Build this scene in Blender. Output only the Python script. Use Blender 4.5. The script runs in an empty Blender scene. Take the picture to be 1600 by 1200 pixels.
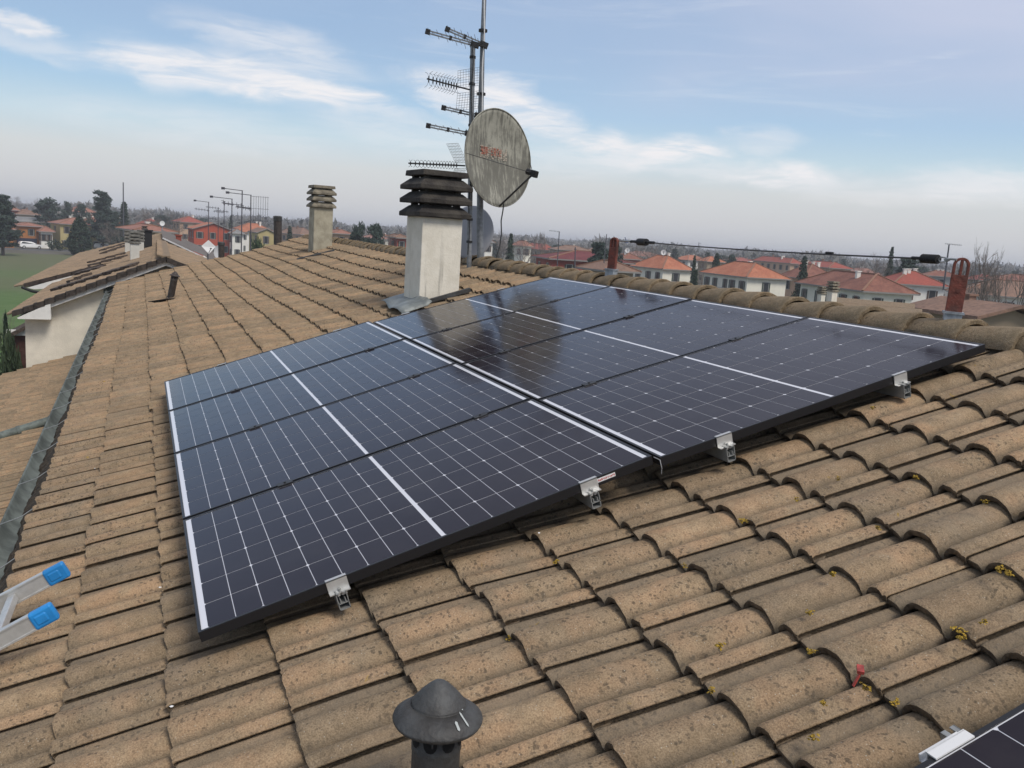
import bpy, math, random
import numpy as np
from mathutils import Vector, Matrix
random.seed(7); rng = np.random.default_rng(7)
R = math.radians
scene = bpy.context.scene
col = scene.collection
# ------------------------------------------------------------------ camera
CAM = Vector((-0.16254, -2.80395, 1.31858)); FPX = 1372.65
RT = Vector((0.92161548, -0.38268145, 0.06465141)); DN = Vector((-0.00447289, -0.17704471, -0.98419265)); FW = Vector((0.38807846, 0.906758, -0.16487884))
cd = bpy.data.cameras.new("camera"); cam = bpy.data.objects.new("camera", cd); col.objects.link(cam)
M = Matrix((( RT.x, -DN.x, -FW.x, CAM.x), (RT.y, -DN.y, -FW.y, CAM.y), (RT.z, -DN.z, -FW.z, CAM.z), (0, 0, 0, 1)))
cam.matrix_world = M
cd.sensor_width = 36; cd.lens = FPX / 1600 * 36; cd.clip_start = 0.05; cd.clip_end = 9000
scene.camera = cam
def ray(px, py):
    return (RT * (px - 800) + DN * (py - 600) + FW * FPX).normalized()
def at(px, py, d):
    """world point seen at that pixel of the 1600x1200 photo, d metres away horizontally"""
    r = ray(px, py); return CAM + r * (d / math.hypot(r.x, r.y))
# ------------------------------------------------------------------ light
SUN_EL, SUN_AZ = 52, 160      # azimuth from +Y clockwise
sd = Vector((math.sin(R(SUN_AZ)) * math.cos(R(SUN_EL)), math.cos(R(SUN_AZ)) * math.cos(R(SUN_EL)), math.sin(R(SUN_EL))))
sl = bpy.data.lights.new("sun", 'SUN'); sl.energy = 2.5; sl.angle = R(22); sl.color = (1.0, 0.93, 0.84)
so = bpy.data.objects.new("sun", sl); so.rotation_euler = sd.to_track_quat('Z', 'Y').to_euler(); so.location = (0, 0, 30); col.objects.link(so)
scene.view_settings.view_transform = 'Standard'; scene.view_settings.look = 'None'
scene.view_settings.exposure = 0.0; scene.view_settings.gamma = 1
# ------------------------------------------------------------------ node helpers
class NT:
    def __init__(s, tree): s.t = tree; s.n = tree.nodes; s.l = tree.links
    def new(s, typ, ins=None, **kw):
        nd = s.n.new(typ)
        for k, v in kw.items(): setattr(nd, k, v)
        for k, v in (ins or {}).items():
            sock = nd.inputs[k]
            if isinstance(v, bpy.types.NodeSocket): s.l.new(v, sock)
            else: sock.default_value = v
        return nd
    def math(s, op, a, b=0.0, c=0.0, clamp=False):
        return s.new('ShaderNodeMath', {0: a, 1: b, 2: c}, operation=op, use_clamp=clamp).outputs[0]
    def mix(s, f, a, b, mode='MIX'):
        nd = s.new('ShaderNodeMix', {0: f, 6: a, 7: b}, data_type='RGBA', blend_type=mode); return nd.outputs[2]
    def rng(s, v, a, b, c=0.0, d=1.0, smooth=True):
        return s.new('ShaderNodeMapRange', {0: v, 1: a, 2: b, 3: c, 4: d}, interpolation_type='SMOOTHSTEP' if smooth else 'LINEAR').outputs[0]
    def noise(s, vec, scale, detail=3, rough=0.55, dist=0.0):
        return s.new('ShaderNodeTexNoise', {'Vector': vec, 'Scale': scale, 'Detail': detail, 'Roughness': rough, 'Distortion': dist}).outputs[0]
    def ramp(s, v, stops):
        nd = s.new('ShaderNodeValToRGB', {0: v}); e = nd.color_ramp.elements
        while len(e) < len(stops): e.new(0.5)
        for el, (p, c) in zip(e, stops): el.position = p; el.color = (*c, 1)
        return nd.outputs[0]
def c4(c): return (c[0], c[1], c[2], 1)
# ------------------------------------------------------------------ world
w = bpy.data.worlds.new("World"); scene.world = w; w.use_nodes = True
N = NT(w.node_tree); N.n.clear()
tc = N.new('ShaderNodeTexCoord').outputs['Generated']
sx = N.new('ShaderNodeSeparateXYZ', {0: tc})
el = N.math('ARCSINE', sx.outputs[2]); az = N.math('ARCTAN2', sx.outputs[0], sx.outputs[1])
sky = N.new('ShaderNodeTexSky', sky_type='NISHITA', sun_disc=False, sun_elevation=R(SUN_EL), sun_rotation=R(SUN_AZ), air_density=1.2, dust_density=1.5)
skyc = N.mix(1.0, sky.outputs[0], (0.085, 0.085, 0.088, 1), 'MULTIPLY')
# gradient of the winter air, by elevation
grad = N.ramp(N.rng(el, -0.05, 0.75, smooth=False), [(0.0, (0.66, 0.67, 0.71)), (0.07, (0.65, 0.67, 0.72)), (0.10, (0.70, 0.71, 0.74)),
      (0.140, (0.72, 0.75, 0.77)), (0.180, (0.60, 0.76, 0.86)), (0.23, (0.42, 0.64, 0.86)), (0.31, (0.32, 0.51, 0.76)), (0.42, (0.32, 0.46, 0.70)), (0.65, (0.35, 0.40, 0.52)), (1.0, (0.42, 0.43, 0.49))])
base = N.mix(0.86, skyc, grad)
# thin grey-lilac veil, thicker towards the right
cyl = N.new('ShaderNodeCombineXYZ', {0: az, 1: N.math('MULTIPLY', el, 2.6), 2: 0.0}).outputs[0]
vn = N.noise(cyl, 2.2, 4, 0.5, 0.6)
azr = N.rng(az, R(8), R(50), 0.0, 1.0)
veil = N.math('MULTIPLY', N.rng(vn, 0.30, 0.62, 0.5, 1.0), N.math('MULTIPLY_ADD', azr, 0.74, 0.20))
veil = N.math('MULTIPLY', veil, N.rng(el, 0.09, 0.20))
base = N.mix(veil, base, (0.58, 0.63, 0.79, 1))
# the upper sky on the right is a grey-lilac sheet, which the panels mirror
# wispy cirrus everywhere
wn = N.noise(N.new('ShaderNodeMapping', {0: cyl, 2: (0, 0, R(-14)), 3: (1.5, 5.5, 1)}).outputs[0], 2.3, 7, 0.6, 1.2)
wis = N.math('MULTIPLY', N.rng(wn, 0.52, 0.76), N.math('MULTIPLY', N.rng(el, 0.06, 0.15), 0.24))
base = N.mix(wis, base, (0.86, 0.88, 0.93, 1))
# individual cloud banks: (photo px x, y, half width px, half height px, tilt deg, strength, softness)
clouds = [(395, 128, 185, 22, 10, .92), (500, 148, 85, 15, 6, .85), (235, 104, 55, 22, 14, .62), (430, 74, 120, 26, 14, .48), (120, 88, 110, 12, 10, .22),
          (40, 62, 70, 16, 12, .22), (22, 34, 38, 8, 6, .7), (770, 160, 110, 30, 16, .85), (700, 130, 75, 22, 10, .5), (850, 190, 60, 16, 16, .4), (640, 215, 130, 30, 12, .30),
          (945, 222, 46, 17, 4, .88), (1055, 240, 60, 17, 3, .90), (1000, 240, 95, 20, 5, .40), (1090, 262, 120, 15, 5, .45), (1228, 270, 72, 17, 4, .92), (1190, 222, 52, 16, -2, .35),
          (1350, 300, 110, 15, 4, .32), (1510, 285, 100, 20, 3, .40), (1570, 300, 90, 16, 3, .35), (880, 250, 130, 26, 6, .30), (300, 200, 200, 26, 8, .25)]
wob = N.noise(cyl, 16.0, 6, 0.62, 0.4)
wob2 = N.noise(cyl, 5.0, 5, 0.6, 0.5)
wv = N.new('ShaderNodeCombineXYZ', {0: N.math('MULTIPLY_ADD', wob, 0.10, -0.05), 1: N.math('MULTIPLY_ADD', wob2, 0.05, -0.025)}).outputs[0]
ae = N.new('ShaderNodeCombineXYZ', {0: az, 1: el}).outputs[0]
aew = N.new('ShaderNodeVectorMath', {0: ae, 1: wv}, operation='ADD').outputs[0]
tot = None
for (cx, cy, hw, hh, tilt, st) in clouds:
    r = ray(cx, cy); a0, e0 = math.atan2(r.x, r.y), math.asin(r.z)
    m = N.new('ShaderNodeMapping', {'Vector': aew, 'Location': (a0, e0, 0), 'Rotation': (0, 0, R(4 - tilt)), 'Scale': (hw / FPX * 1.35, hh / FPX * 1.5, 1)}, vector_type='TEXTURE').outputs[0]
    ln = N.new('ShaderNodeVectorMath', {0: m}, operation='LENGTH').outputs['Value']
    b = N.math('MULTIPLY', N.rng(ln, 1.10, 0.30), min(1.0, st * 1.18))
    tot = b if tot is None else N.math('SUBTRACT', 1.0, N.math('MULTIPLY', N.math('SUBTRACT', 1.0, tot), N.math('SUBTRACT', 1.0, b)))
tex = N.rng(N.noise(N.new('ShaderNodeMapping', {0: cyl, 3: (1, 2.2, 1)}).outputs[0], 11.0, 7, 0.62, 0.8), 0.30, 0.62, 0.35, 1.0)
cl = N.math('MULTIPLY', tot, tex)
base = N.mix(cl, base, (0.90, 0.89, 0.91, 1))
bg = N.new('ShaderNodeBackground', {0: base, 1: 1.0})
wo = N.new('ShaderNodeOutputWorld', {0: bg.outputs[0]})
# ------------------------------------------------------------------ materials
def mat(name, color, rough=0.7, var=0.0, vscale=6.0, bump=0.0, bscale=60.0, metal=0.0, spec=0.5, color2=None, coat=0.0, emit=None):
    m = bpy.data.materials.new(name); m.use_nodes = True; N = NT(m.node_tree)
    p = N.n['Principled BSDF']; p.inputs['Roughness'].default_value = rough; p.inputs['Metallic'].default_value = metal
    p.inputs['Specular IOR Level'].default_value = spec; p.inputs['Coat Weight'].default_value = coat
    tc = N.new('ShaderNodeTexCoord').outputs['Object']
    if var > 0 or color2:
        n = N.noise(tc, vscale, 5, 0.6)
        c2 = color2 or tuple(max(0, x * (1 - var)) for x in color); c1 = color if color2 else tuple(min(1, x * (1 + var)) for x in color)
        N.l.new(N.mix(N.rng(n, 0.35, 0.65), c4(c2), c4(c1)), p.inputs['Base Color'])
    else: p.inputs['Base Color'].default_value = c4(color)
    if bump > 0:
        b = N.new('ShaderNodeBump', {'Height': N.noise(tc, bscale, 4), 'Strength': bump, 'Distance': 0.02})
        N.l.new(b.outputs[0], p.inputs['Normal'])
    return m
def tile_mat(name, dark, mid, warm, spots=0.5, lichen=1.0, fine=1.0):
    m = bpy.data.materials.new(name); m.use_nodes = True; N = NT(m.node_tree); p = N.n['Principled BSDF']
    tc = N.new('ShaderNodeTexCoord').outputs['Object']
    tint = N.new('ShaderNodeAttribute', attribute_name='tint').outputs['Fac']
    n1 = N.noise(tc, 3.0, 5, 0.6); n2 = N.noise(tc, 14, 5, 0.65); n3 = N.noise(tc, 220 * fine, 3, 0.6)
    c = N.mix(N.rng(n2, 0.3, 0.7), c4(dark), c4(mid))
    warmf = N.math('MULTIPLY', N.rng(N.noise(tc, 8.5, 3, 0.5), 0.40, 0.62), N.math('MULTIPLY_ADD', tint, 0.45, 0.16), clamp=True)
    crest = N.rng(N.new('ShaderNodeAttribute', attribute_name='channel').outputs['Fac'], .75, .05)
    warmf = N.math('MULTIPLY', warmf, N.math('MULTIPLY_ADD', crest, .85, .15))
    c = N.mix(warmf, c, c4(warm))
    # per tile lightness
    c = N.mix(1.0, c, N.new('ShaderNodeCombineXYZ', {0: N.math('MULTIPLY_ADD', tint, 0.32, 0.85), 1: N.math('MULTIPLY_ADD', tint, 0.28, 0.86), 2: N.math('MULTIPLY_ADD', tint, 0.24, 0.87)}).outputs[0], 'MULTIPLY')
    # grain of the concrete
    c = N.mix(N.rng(n3, 0.25, 0.75), N.mix(1.0, c, (0.68, 0.66, 0.64, 1), 'MULTIPLY'), N.mix(1.0, c, (1.22, 1.22, 1.22, 1), 'MULTIPLY'))
    # grey weathering, large patches
    c = N.mix(N.math('MULTIPLY', N.rng(n1, 0.50, 0.72), 0.40), c, (0.21, 0.180, 0.135, 1))
    # black lichen spots
    wobv = N.new('ShaderNodeVectorMath', {0: tc, 1: N.new('ShaderNodeTexNoise', {'Vector': tc, 'Scale': 60.0}).outputs[1]}, operation='ADD').outputs[0]
    wq = N.new('ShaderNodeMix', {0: 0.03, 4: tc, 5: wobv}, data_type='VECTOR').outputs[1]
    vor = N.new('ShaderNodeTexVoronoi', {'Vector': wq, 'Scale': 52.0}); rs = N.new('ShaderNodeSeparateXYZ', {0: vor.outputs['Color']})
    sp = N.math('MULTIPLY', N.rng(vor.outputs['Distance'], 0.42, 0.20), N.math('GREATER_THAN', rs.outputs[0], 1 - spots))
    vor2 = N.new('ShaderNodeTexVoronoi', {'Vector': tc, 'Scale': 95.0}); rs2 = N.new('ShaderNodeSeparateXYZ', {0: vor2.outputs['Color']})
    sp2 = N.math('MULTIPLY', N.rng(vor2.outputs['Distance'], 0.45, 0.2), N.math('GREATER_THAN', rs2.outputs[0], 0.72))
    patch = N.rng(N.noise(tc, 2.2, 3), 0.38, 0.58, 0.25, 1.0)
    spm = N.math('MULTIPLY', N.math('MAXIMUM', sp, N.math('MULTIPLY', sp2, 0.7)), N.math('MULTIPLY', patch, 0.66))
    c = N.mix(spm, c, (0.060, 0.050, 0.038, 1))
    # pale specks
    vor3 = N.new('ShaderNodeTexVoronoi', {'Vector': tc, 'Scale': 85.0}); rs3 = N.new('ShaderNodeSeparateXYZ', {0: vor3.outputs['Color']})
    pk = N.math('MULTIPLY', N.rng(vor3.outputs['Distance'], 0.17, 0.08), N.math('GREATER_THAN', rs3.outputs[1], 0.62))
    c = N.mix(N.math('MULTIPLY', pk, 0.75), c, (0.50, 0.47, 0.40, 1))
    flk = N.math('MULTIPLY', N.rng(N.new('ShaderNodeAttribute', attribute_name='channel').outputs['Fac'], .12, .80), N.rng(N.noise(tc, 16, 4, .6), .25, .6, .35, .75))  # weathered flanks, with the soft shade beside each roll painted into the tone
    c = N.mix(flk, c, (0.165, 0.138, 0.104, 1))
    # grime in the channels between the rolls, with their shade painted in
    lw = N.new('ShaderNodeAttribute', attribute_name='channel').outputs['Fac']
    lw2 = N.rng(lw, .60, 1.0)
    grime_shade = N.math('MULTIPLY', N.math('MULTIPLY', lw2, N.rng(N.noise(tc, 7, 5, .7), 0.30, 0.58)), 0.80)
    c = N.mix(grime_shade, c, (0.055, 0.047, 0.032, 1))
    # yellow lichen, rare
    yl = N.math('MULTIPLY', N.rng(N.noise(tc, 9.0, 5, 0.75, 0.6), 0.69 - 0.02 * lichen, 0.74 - 0.02 * lichen), N.rng(N.noise(tc, 1.1, 2), 0.46, 0.60))
    c = N.mix(N.math('MULTIPLY', yl, 0.85), c, (0.34, 0.22, 0.025, 1))
    N.l.new(c, p.inputs['Base Color']); p.inputs['Roughness'].default_value = 0.9; p.inputs['Specular IOR Level'].default_value = 0.25
    hb = N.math('ADD', N.math('MULTIPLY', n3, 0.5), N.math('MULTIPLY', N.noise(tc, 45, 4, 0.6), 1.0))
    b = N.new('ShaderNodeBump', {'Height': hb, 'Strength': 0.7, 'Distance': 0.008}); N.l.new(b.outputs[0], p.inputs['Normal'])
    return m
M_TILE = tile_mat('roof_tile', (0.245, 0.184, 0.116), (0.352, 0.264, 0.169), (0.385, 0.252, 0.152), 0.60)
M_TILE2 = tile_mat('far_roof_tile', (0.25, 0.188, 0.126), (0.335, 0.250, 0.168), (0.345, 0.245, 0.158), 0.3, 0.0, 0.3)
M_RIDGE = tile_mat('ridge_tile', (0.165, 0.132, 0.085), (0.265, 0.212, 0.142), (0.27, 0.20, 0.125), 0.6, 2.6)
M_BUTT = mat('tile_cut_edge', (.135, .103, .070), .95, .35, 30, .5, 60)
M_UNDER = mat('dark_underlay', (0.03, 0.026, 0.022), 0.95)
M_RENDER = mat('cream_render', (0.74, 0.69, 0.58), 0.9, 0.07, 3.0, 0.25, 40)
M_WHITE = mat('white_soffit', (0.74, 0.73, 0.69), 0.85, 0.05)
M_ZINC = mat('zinc_gutter', (0.13, 0.15, 0.14), 0.7, 0.35, 4.0, 0.03, 30, metal=0.0, spec=.3)
M_ZINC2 = mat('grey_lead_flashing', (0.20, 0.22, 0.215), 0.5, 0.25, 7.0, 0.3, 25, metal=0.2)
M_DEBRIS = mat('gutter_debris', (0.045, 0.034, 0.022), 0.95, 0.5, 30, 0.9, 50)
M_BLACK = mat('black_anodised_frame', (0.012, 0.012, 0.014), 0.38, metal=0.0, spec=0.5)
M_CLAMPB = mat('black_clamp', (0.03, 0.03, 0.032), 0.4, metal=0.3)
M_ALU = mat('aluminium', (0.62, 0.62, 0.60), 0.38, 0.06, 30, metal=0.55)
M_ALUD = mat('dull_aluminium', (0.36, 0.37, 0.36), 0.45, 0.1, 20, metal=0.5)
M_BLUE = mat('blue_plastic', (0.02, 0.24, 0.60), 0.42, 0.12, 14)
M_DKMET = mat('dark_painted_steel', (0.075, 0.078, 0.078), 0.62, 0.0, 9, 0.25, 60, metal=0.1, color2=(.040, .038, .036))
M_DKMET2 = mat('dark_brown_flue_steel', (0.050, 0.040, 0.034), 0.55, 0.3, 14, 0.2, 60, metal=0.1)
M_HOLE = mat('dark_opening', (0.006, 0.006, 0.006), 0.9)
M_COWL = mat('sooty_concrete', (0.062, 0.054, 0.044), 0.92, 0.0, 5.0, 0.5, 40, color2=(0.022, 0.019, 0.017))
M_COWL2 = mat('lichen_grey_concrete', (0.26, 0.23, 0.17), 0.92, 0.0, 9.0, 0.5, 40, color2=(0.12, 0.105, 0.08))
M_MAST = mat('galvanised_steel', (0.24, 0.25, 0.26), 0.5, 0.2, 20, metal=0.5)
M_REDP = mat('red_oxide_paint', (0.19, 0.050, 0.034), 0.75, 0.0, 18, 0.3, 50, color2=(0.105, 0.040, 0.030))
M_RUBBER = mat('black_rubber', (0.012, 0.012, 0.013), 0.6)
M_WIRE = mat('steel_wire', (0.09, 0.09, 0.095), 0.5, metal=0.3)
M_WP = mat('white_plastic', (0.75, 0.75, 0.74), 0.5)
def stained_wall():
    m = bpy.data.materials.new('stained_chimney_render'); m.use_nodes = True; N = NT(m.node_tree); p = N.n['Principled BSDF']
    tc = N.new('ShaderNodeTexCoord').outputs['Object']
    st = N.new('ShaderNodeMapping', {0: tc, 3: (16, 16, 1.2)}).outputs[0]
    n = N.noise(st, 1.0, 5, 0.6); b = N.noise(tc, 7, 4, 0.6)
    z = N.new('ShaderNodeSeparateXYZ', {0: tc}).outputs[2]
    c = N.mix(N.rng(b, 0.3, 0.7), (0.66, 0.62, 0.52, 1), (0.77, 0.73, 0.63, 1))
    foot = N.math('MULTIPLY', N.rng(z, 0.55, 0.0), 0.6)
    c = N.mix(N.math('MULTIPLY', N.rng(n, 0.56, 0.72), N.math('ADD', foot, 0.18)), c, (0.20, 0.19, 0.165, 1))
    N.l.new(c, p.inputs['Base Color']); p.inputs['Roughness'].default_value = 0.9
    bp = N.new('ShaderNodeBump', {'Height': N.noise(tc, 60, 4), 'Strength': 0.3, 'Distance': 0.01}); N.l.new(bp.outputs[0], p.inputs['Normal'])
    return m
M_CHIM = stained_wall()
def pv_mat(name, color, rough):
    m = bpy.data.materials.new(name); m.use_nodes = True; N = NT(m.node_tree); p = N.n['Principled BSDF']
    tc = N.new('ShaderNodeTexCoord').outputs['Object']
    n = N.noise(tc, 5.0, 4, 0.6)
    p.inputs['Base Color'].default_value = c4(color); p.inputs['IOR'].default_value = 1.34
    N.l.new(N.rng(n, 0.3, 0.7, rough * 0.8, rough * 1.25), p.inputs['Roughness'])
    # thin film of dust and dried drops on the glass
    dust = N.math('MULTIPLY', N.rng(N.noise(tc, 2.5, 6, 0.7), 0.40, 0.75), 0.035)
    N.l.new(N.mix(dust, c4(color), (0.30, 0.27, 0.23, 1)), p.inputs['Base Color'])
    b = N.new('ShaderNodeBump', {'Height': N.noise(tc, 3.0, 2), 'Strength': 0.10, 'Distance': 0.01}); N.l.new(b.outputs[0], p.inputs['Normal'])
    return m
M_CELL = pv_mat('silicon_cells_under_glass', (0.016, 0.012, 0.018), 0.125)
M_BACK = pv_mat('white_backsheet_under_glass', (0.70, 0.71, 0.75), 0.09)
# ------------------------------------------------------------------ object helpers
def link(o, parent=None):
    col.objects.link(o)
    if parent: o.parent = parent
    return o
def tag(o, label=None, cat=None, group=None, kind=None):
    if label: o['label'] = label
    if cat: o['category'] = cat
    if group: o['group'] = group
    if kind: o['kind'] = kind
    return o
def thing(name, label, cat, loc, rot=(0, 0, 0), group=None):
    o = bpy.data.objects.new(name, None); o.empty_display_size = 0.2; o.location = loc; o.rotation_euler = rot
    link(o); return tag(o, label, cat, group)
class MB:
    def __init__(s, T=None): s.v = []; s.f = []; s.m = []; s.T = T; s.cm = 0; s.sm = []
    def add(s, vs, fs, m=None, smooth=False):
        b = len(s.v)
        for p in vs: s.v.append(tuple(s.T(*p)) if s.T else tuple(p))
        for f in fs: s.f.append(tuple(b + i for i in f)); s.m.append(s.cm if m is None else m); s.sm.append(smooth)
        return b
    def box(s, x0, x1, y0, y1, z0, z1, m=None, taper=0.0):
        t = taper
        v = [(x0, y0, z0), (x1, y0, z0), (x1, y1, z0), (x0, y1, z0), (x0 + t, y0 + t, z1), (x1 - t, y0 + t, z1), (x1 - t, y1 - t, z1), (x0 + t, y1 - t, z1)]
        s.add(v, [(3, 2, 1, 0), (4, 5, 6, 7), (0, 1, 5, 4), (1, 2, 6, 5), (2, 3, 7, 6), (3, 0, 4, 7)], m)
    def tube(s, pts, rad, n=8, m=None, caps=True, smooth=True):
        pts = [Vector(p) for p in pts]; rads = rad if isinstance(rad, (list, tuple)) else [rad] * len(pts)
        rings = []; prev = None
        for i, p in enumerate(pts):
            d = (pts[min(i + 1, len(pts) - 1)] - pts[max(i - 1, 0)]).normalized()
            a = Vector((0, 0, 1)) if abs(d.z) < 0.9 else Vector((1, 0, 0))
            if prev is not None: a = prev
            u = (a - d * a.dot(d)).normalized(); prev = u; w_ = d.cross(u)
            rings.append([p + (u * math.cos(2 * math.pi * k / n) + w_ * math.sin(2 * math.pi * k / n)) * rads[i] for k in range(n)])
        vs = [tuple(q) for r_ in rings for q in r_]; fs = []
        for i in range(len(rings) - 1):
            for k in range(n):
                a, b = i * n + k, i * n + (k + 1) % n; fs.append((a, b, b + n, a + n))
        s.add(vs, fs, m, smooth)
        if caps:
            s.add([tuple(q) for q in rings[0]], [tuple(range(n))[::-1]], m); s.add([tuple(q) for q in rings[-1]], [tuple(range(n))], m)
    def lathe(s, c, prof, n=32, m=None, smooth=True):
        vs = []; fs = []
        for (r_, z) in prof:
            for k in range(n): a = 2 * math.pi * k / n; vs.append((c[0] + r_ * math.cos(a), c[1] + r_ * math.sin(a), c[2] + z))
        for i in range(len(prof) - 1):
            for k in range(n): a, b = i * n + k, i * n + (k + 1) % n; fs.append((a, b, b + n, a + n))
        s.add(vs, fs, m, smooth)
    def bar(s, a, b, w_, h, m=None, up=(0, 0, 1)):
        a = Vector(a); b = Vector(b); d = (b - a).normalized(); up = Vector(up); sd_ = d.cross(up)
        if sd_.length < 1e-4: sd_ = d.cross(Vector((1, 0, 0)))
        sd_.normalize(); u = sd_.cross(d)
        v = [p + sd_ * (w_ / 2 * i) + u * (h / 2 * j) for p in (a, b) for i, j in ((-1, -1), (1, -1), (1, 1), (-1, 1))]
        s.add([tuple(q) for q in v], [(0, 1, 2, 3), (7, 6, 5, 4), (0, 4, 5, 1), (1, 5, 6, 2), (2, 6, 7, 3), (3, 7, 4, 0)], m)
    def mesh(s, name, mats, base=(0, 0, 0)):
        me = bpy.data.meshes.new(name); bx, by, bz = base
        me.from_pydata([(x - bx, y - by, z - bz) for x, y, z in s.v], [], s.f)
        for m in (mats if isinstance(mats, (list, tuple)) else [mats]): me.materials.append(m)
        me.polygons.foreach_set('material_index', s.m); me.polygons.foreach_set('use_smooth', s.sm)
        me.update(); return me
    def build(s, name, mats, parent=None, base=(0, 0, 0), label=None, cat=None, group=None, kind=None, bevel=0.0):
        o = bpy.data.objects.new(name, s.mesh(name, mats, base)); link(o, parent)
        if parent is None: o.location = base
        if bevel:
            bm_ = o.modifiers.new('bevel', 'BEVEL'); bm_.width = bevel; bm_.segments = 2; bm_.limit_method = 'ANGLE'
        return tag(o, label, cat, group, kind)
def copy_tree(o, parent=None):
    c = o.copy(); link(c, parent)
    for ch in o.children: copy_tree(ch, c)
    return c
# ------------------------------------------------------------------ roof frame of the near house
TH = R(17.7); CT, ST = math.cos(TH), math.sin(TH)
def RP(u, v, n): return (u * CT - n * ST, v, u * ST + n * CT)
def base_n(u): return -0.175 - (0.038 * (u - 1.74) if u > 1.74 else 0.0)
PITCH = 0.3345; TW = 0.30
def make_map(org, ux, ang_deg, heading=0.0, sag=0.0):
    """org: eave point; ux: +1 climbs towards +X, -1 towards -X"""
    a = R(ang_deg); h = R(heading); ca, sa = math.cos(a), math.sin(a)
    def f(u, v, n):
        x = u * ca - n * sa; z = u * sa + n * ca; x = x * ux
        return (org[0] + x * math.cos(h) + v * math.sin(h), org[1] - x * math.sin(h) + v * math.cos(h), org[2] + z)
    return f
BU = [-1.2, .45, .87, 1.19, 1.51, 1.83, 2.14, 2.75, 3.06, 3.4, 3.9]; BN = [-.190, -.192, -.205, -.227, -.237, -.247, -.252, -.252, -.250, -.243, -.235]
def near_map(u, v, n):
    sag = 0.010 * np.sin(v * 0.9 + 1.1) + 0.014 * np.sin(v * 0.37 + 0.4 * u) + 0.006 * np.sin(u * 2.2 + v * 0.6)
    sag = sag * np.clip((v - 4.6) / 3.0, 0.25, 1.0)
    nn = n + np.interp(u, BU, BN) + sag
    return (u * CT - nn * ST, v + 0 * u, u * ST + nn * CT)
def tile_field(name, mapf, u_edges, v0, v1, m, seed, full=True, pitch=PITCH, skip=None, mirror=False, jit=1.0):
    """one mesh of interlocking double-roll tiles; every tile has its own thickness, lip and slight misalignment"""
    g = np.random.default_rng(seed)
    if full:
        hq = lambda t, H: H * max(0.0, 1 - abs(t) ** 2.4) ** .58
        prof = [(-.056, -.012), (-.0553, .0240), (-.048, .0250), (-.022, .0190), (-.008, .007), (-.002, .001)] + [(.0705 + .0705 * t, hq(t, .058)) for t in (-.995, -.97, -.90, -.76, -.55, -.28, 0, .28, .55, .76, .90, .97, .995)] + [(.146, -.001), (.154, -.001)] + [(.2005 + .0415 * t, hq(t, .048)) for t in (-.995, -.96, -.86, -.66, -.35, 0, .35, .66)] + [(.2345, .0385), (.2395, .0368), (.2400, .0318), (.2320, .0300), (.2280, -.010)]
        ts = [(-.0, -.005), (.03, 0), (.5, 0), (1.12, 0)]
    else:
        prof = [(-.056, -.006), (-.055, .025), (-.003, .003), (.006, .027), (.030, .050), (.070, .056), (.110, .050), (.137, .027), (.145, .001), (.160, .022), (.185, .045), (.215, .046), (.2400, .036), (.2405, .029), (.2300, -.008)]
        ts = [(0, 0), (1.1, 0)]
    ps = np.array([p[0] for p in prof]); ph = np.array([p[1] for p in prof]); k = len(prof)
    V = []; F = []; tint = []; nb = 0; mi = []; chn = []
    nv = int(round((v1 - v0) / TW)); sgn = -1
    pt_ = list(np.diff(u_edges)) + [u_edges[-1] - u_edges[-2]]
    for ui, u0 in enumerate(u_edges):
        pitch = pt_[ui]
        for j in range(nv):
            vc = v0 + TW * j + 0.056
            if skip and skip(u0, vc): continue
            vt = vc + g.normal(0, .0024) * jit; du = (g.normal(0, .005) - (.014 if g.random() < .05 else 0)) * jit; dn = g.normal(0, .0020) * jit; rot = g.normal(0, .010) * jit; t = g.random()
            rows = []
            s = (TW - .056) - (ps + .056) if True else ps
            vv = vt + s  # profile runs from high v to low v
            for (tt, dh) in ts:
                uu = u0 + du + tt * pitch + (s - .12) * rot + ((g.normal(0, .0016, k) + (.008 * np.exp(-((np.arange(k) - g.integers(0, k)) / 1.6) ** 2) if g.random() < .12 else 0)) * jit if tt == 0 else 0)
                hh = ph * (0.97 if tt > 1 else 1) + dh + dn + 0.031 * (1 - tt)
                rows.append((uu, vv, hh))
            # butt end: thickness face, then a recess under the lip
            uu, v_, hh = rows[0]
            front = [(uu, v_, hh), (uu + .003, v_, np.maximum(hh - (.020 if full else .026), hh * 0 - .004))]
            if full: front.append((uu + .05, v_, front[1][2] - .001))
            for blk in (rows, front):
                U = np.concatenate([r_[0] + 0 * ps for r_ in blk]); VV = np.concatenate([r_[1] for r_ in blk]); H = np.concatenate([r_[2] for r_ in blk])
                x, y, z = mapf(U, VV, H); V.append(np.stack([x, y, z], 1))
                for r_ in range(len(blk) - 1):
                    a = nb + r_ * k + np.arange(k - 1)
                    q = np.stack([a, a + 1, a + 1 + k, a + k], 1)
                    if blk is rows: q = q[:, ::-1]
                    if not (blk is rows): q = q
                    F.append(q); mi.append(np.full(len(q), 0 if blk is rows else 1))
                nb += len(blk) * k
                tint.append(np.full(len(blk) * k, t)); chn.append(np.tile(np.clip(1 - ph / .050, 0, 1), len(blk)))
    V = np.concatenate(V); F = np.concatenate(F); tint = np.concatenate(tint)
    if mirror: F = F[:, ::-1]
    me = bpy.data.meshes.new(name); me.vertices.add(len(V)); me.vertices.foreach_set('co', V.astype(np.float32).ravel())
    me.loops.add(F.size); me.loops.foreach_set('vertex_index', F.astype(np.int32).ravel())
    me.polygons.add(len(F)); me.polygons.foreach_set('loop_start', np.arange(0, F.size, 4, dtype=np.int32)); me.polygons.foreach_set('use_smooth', np.ones(len(F), bool))
    me.update(calc_edges=True)
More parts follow.
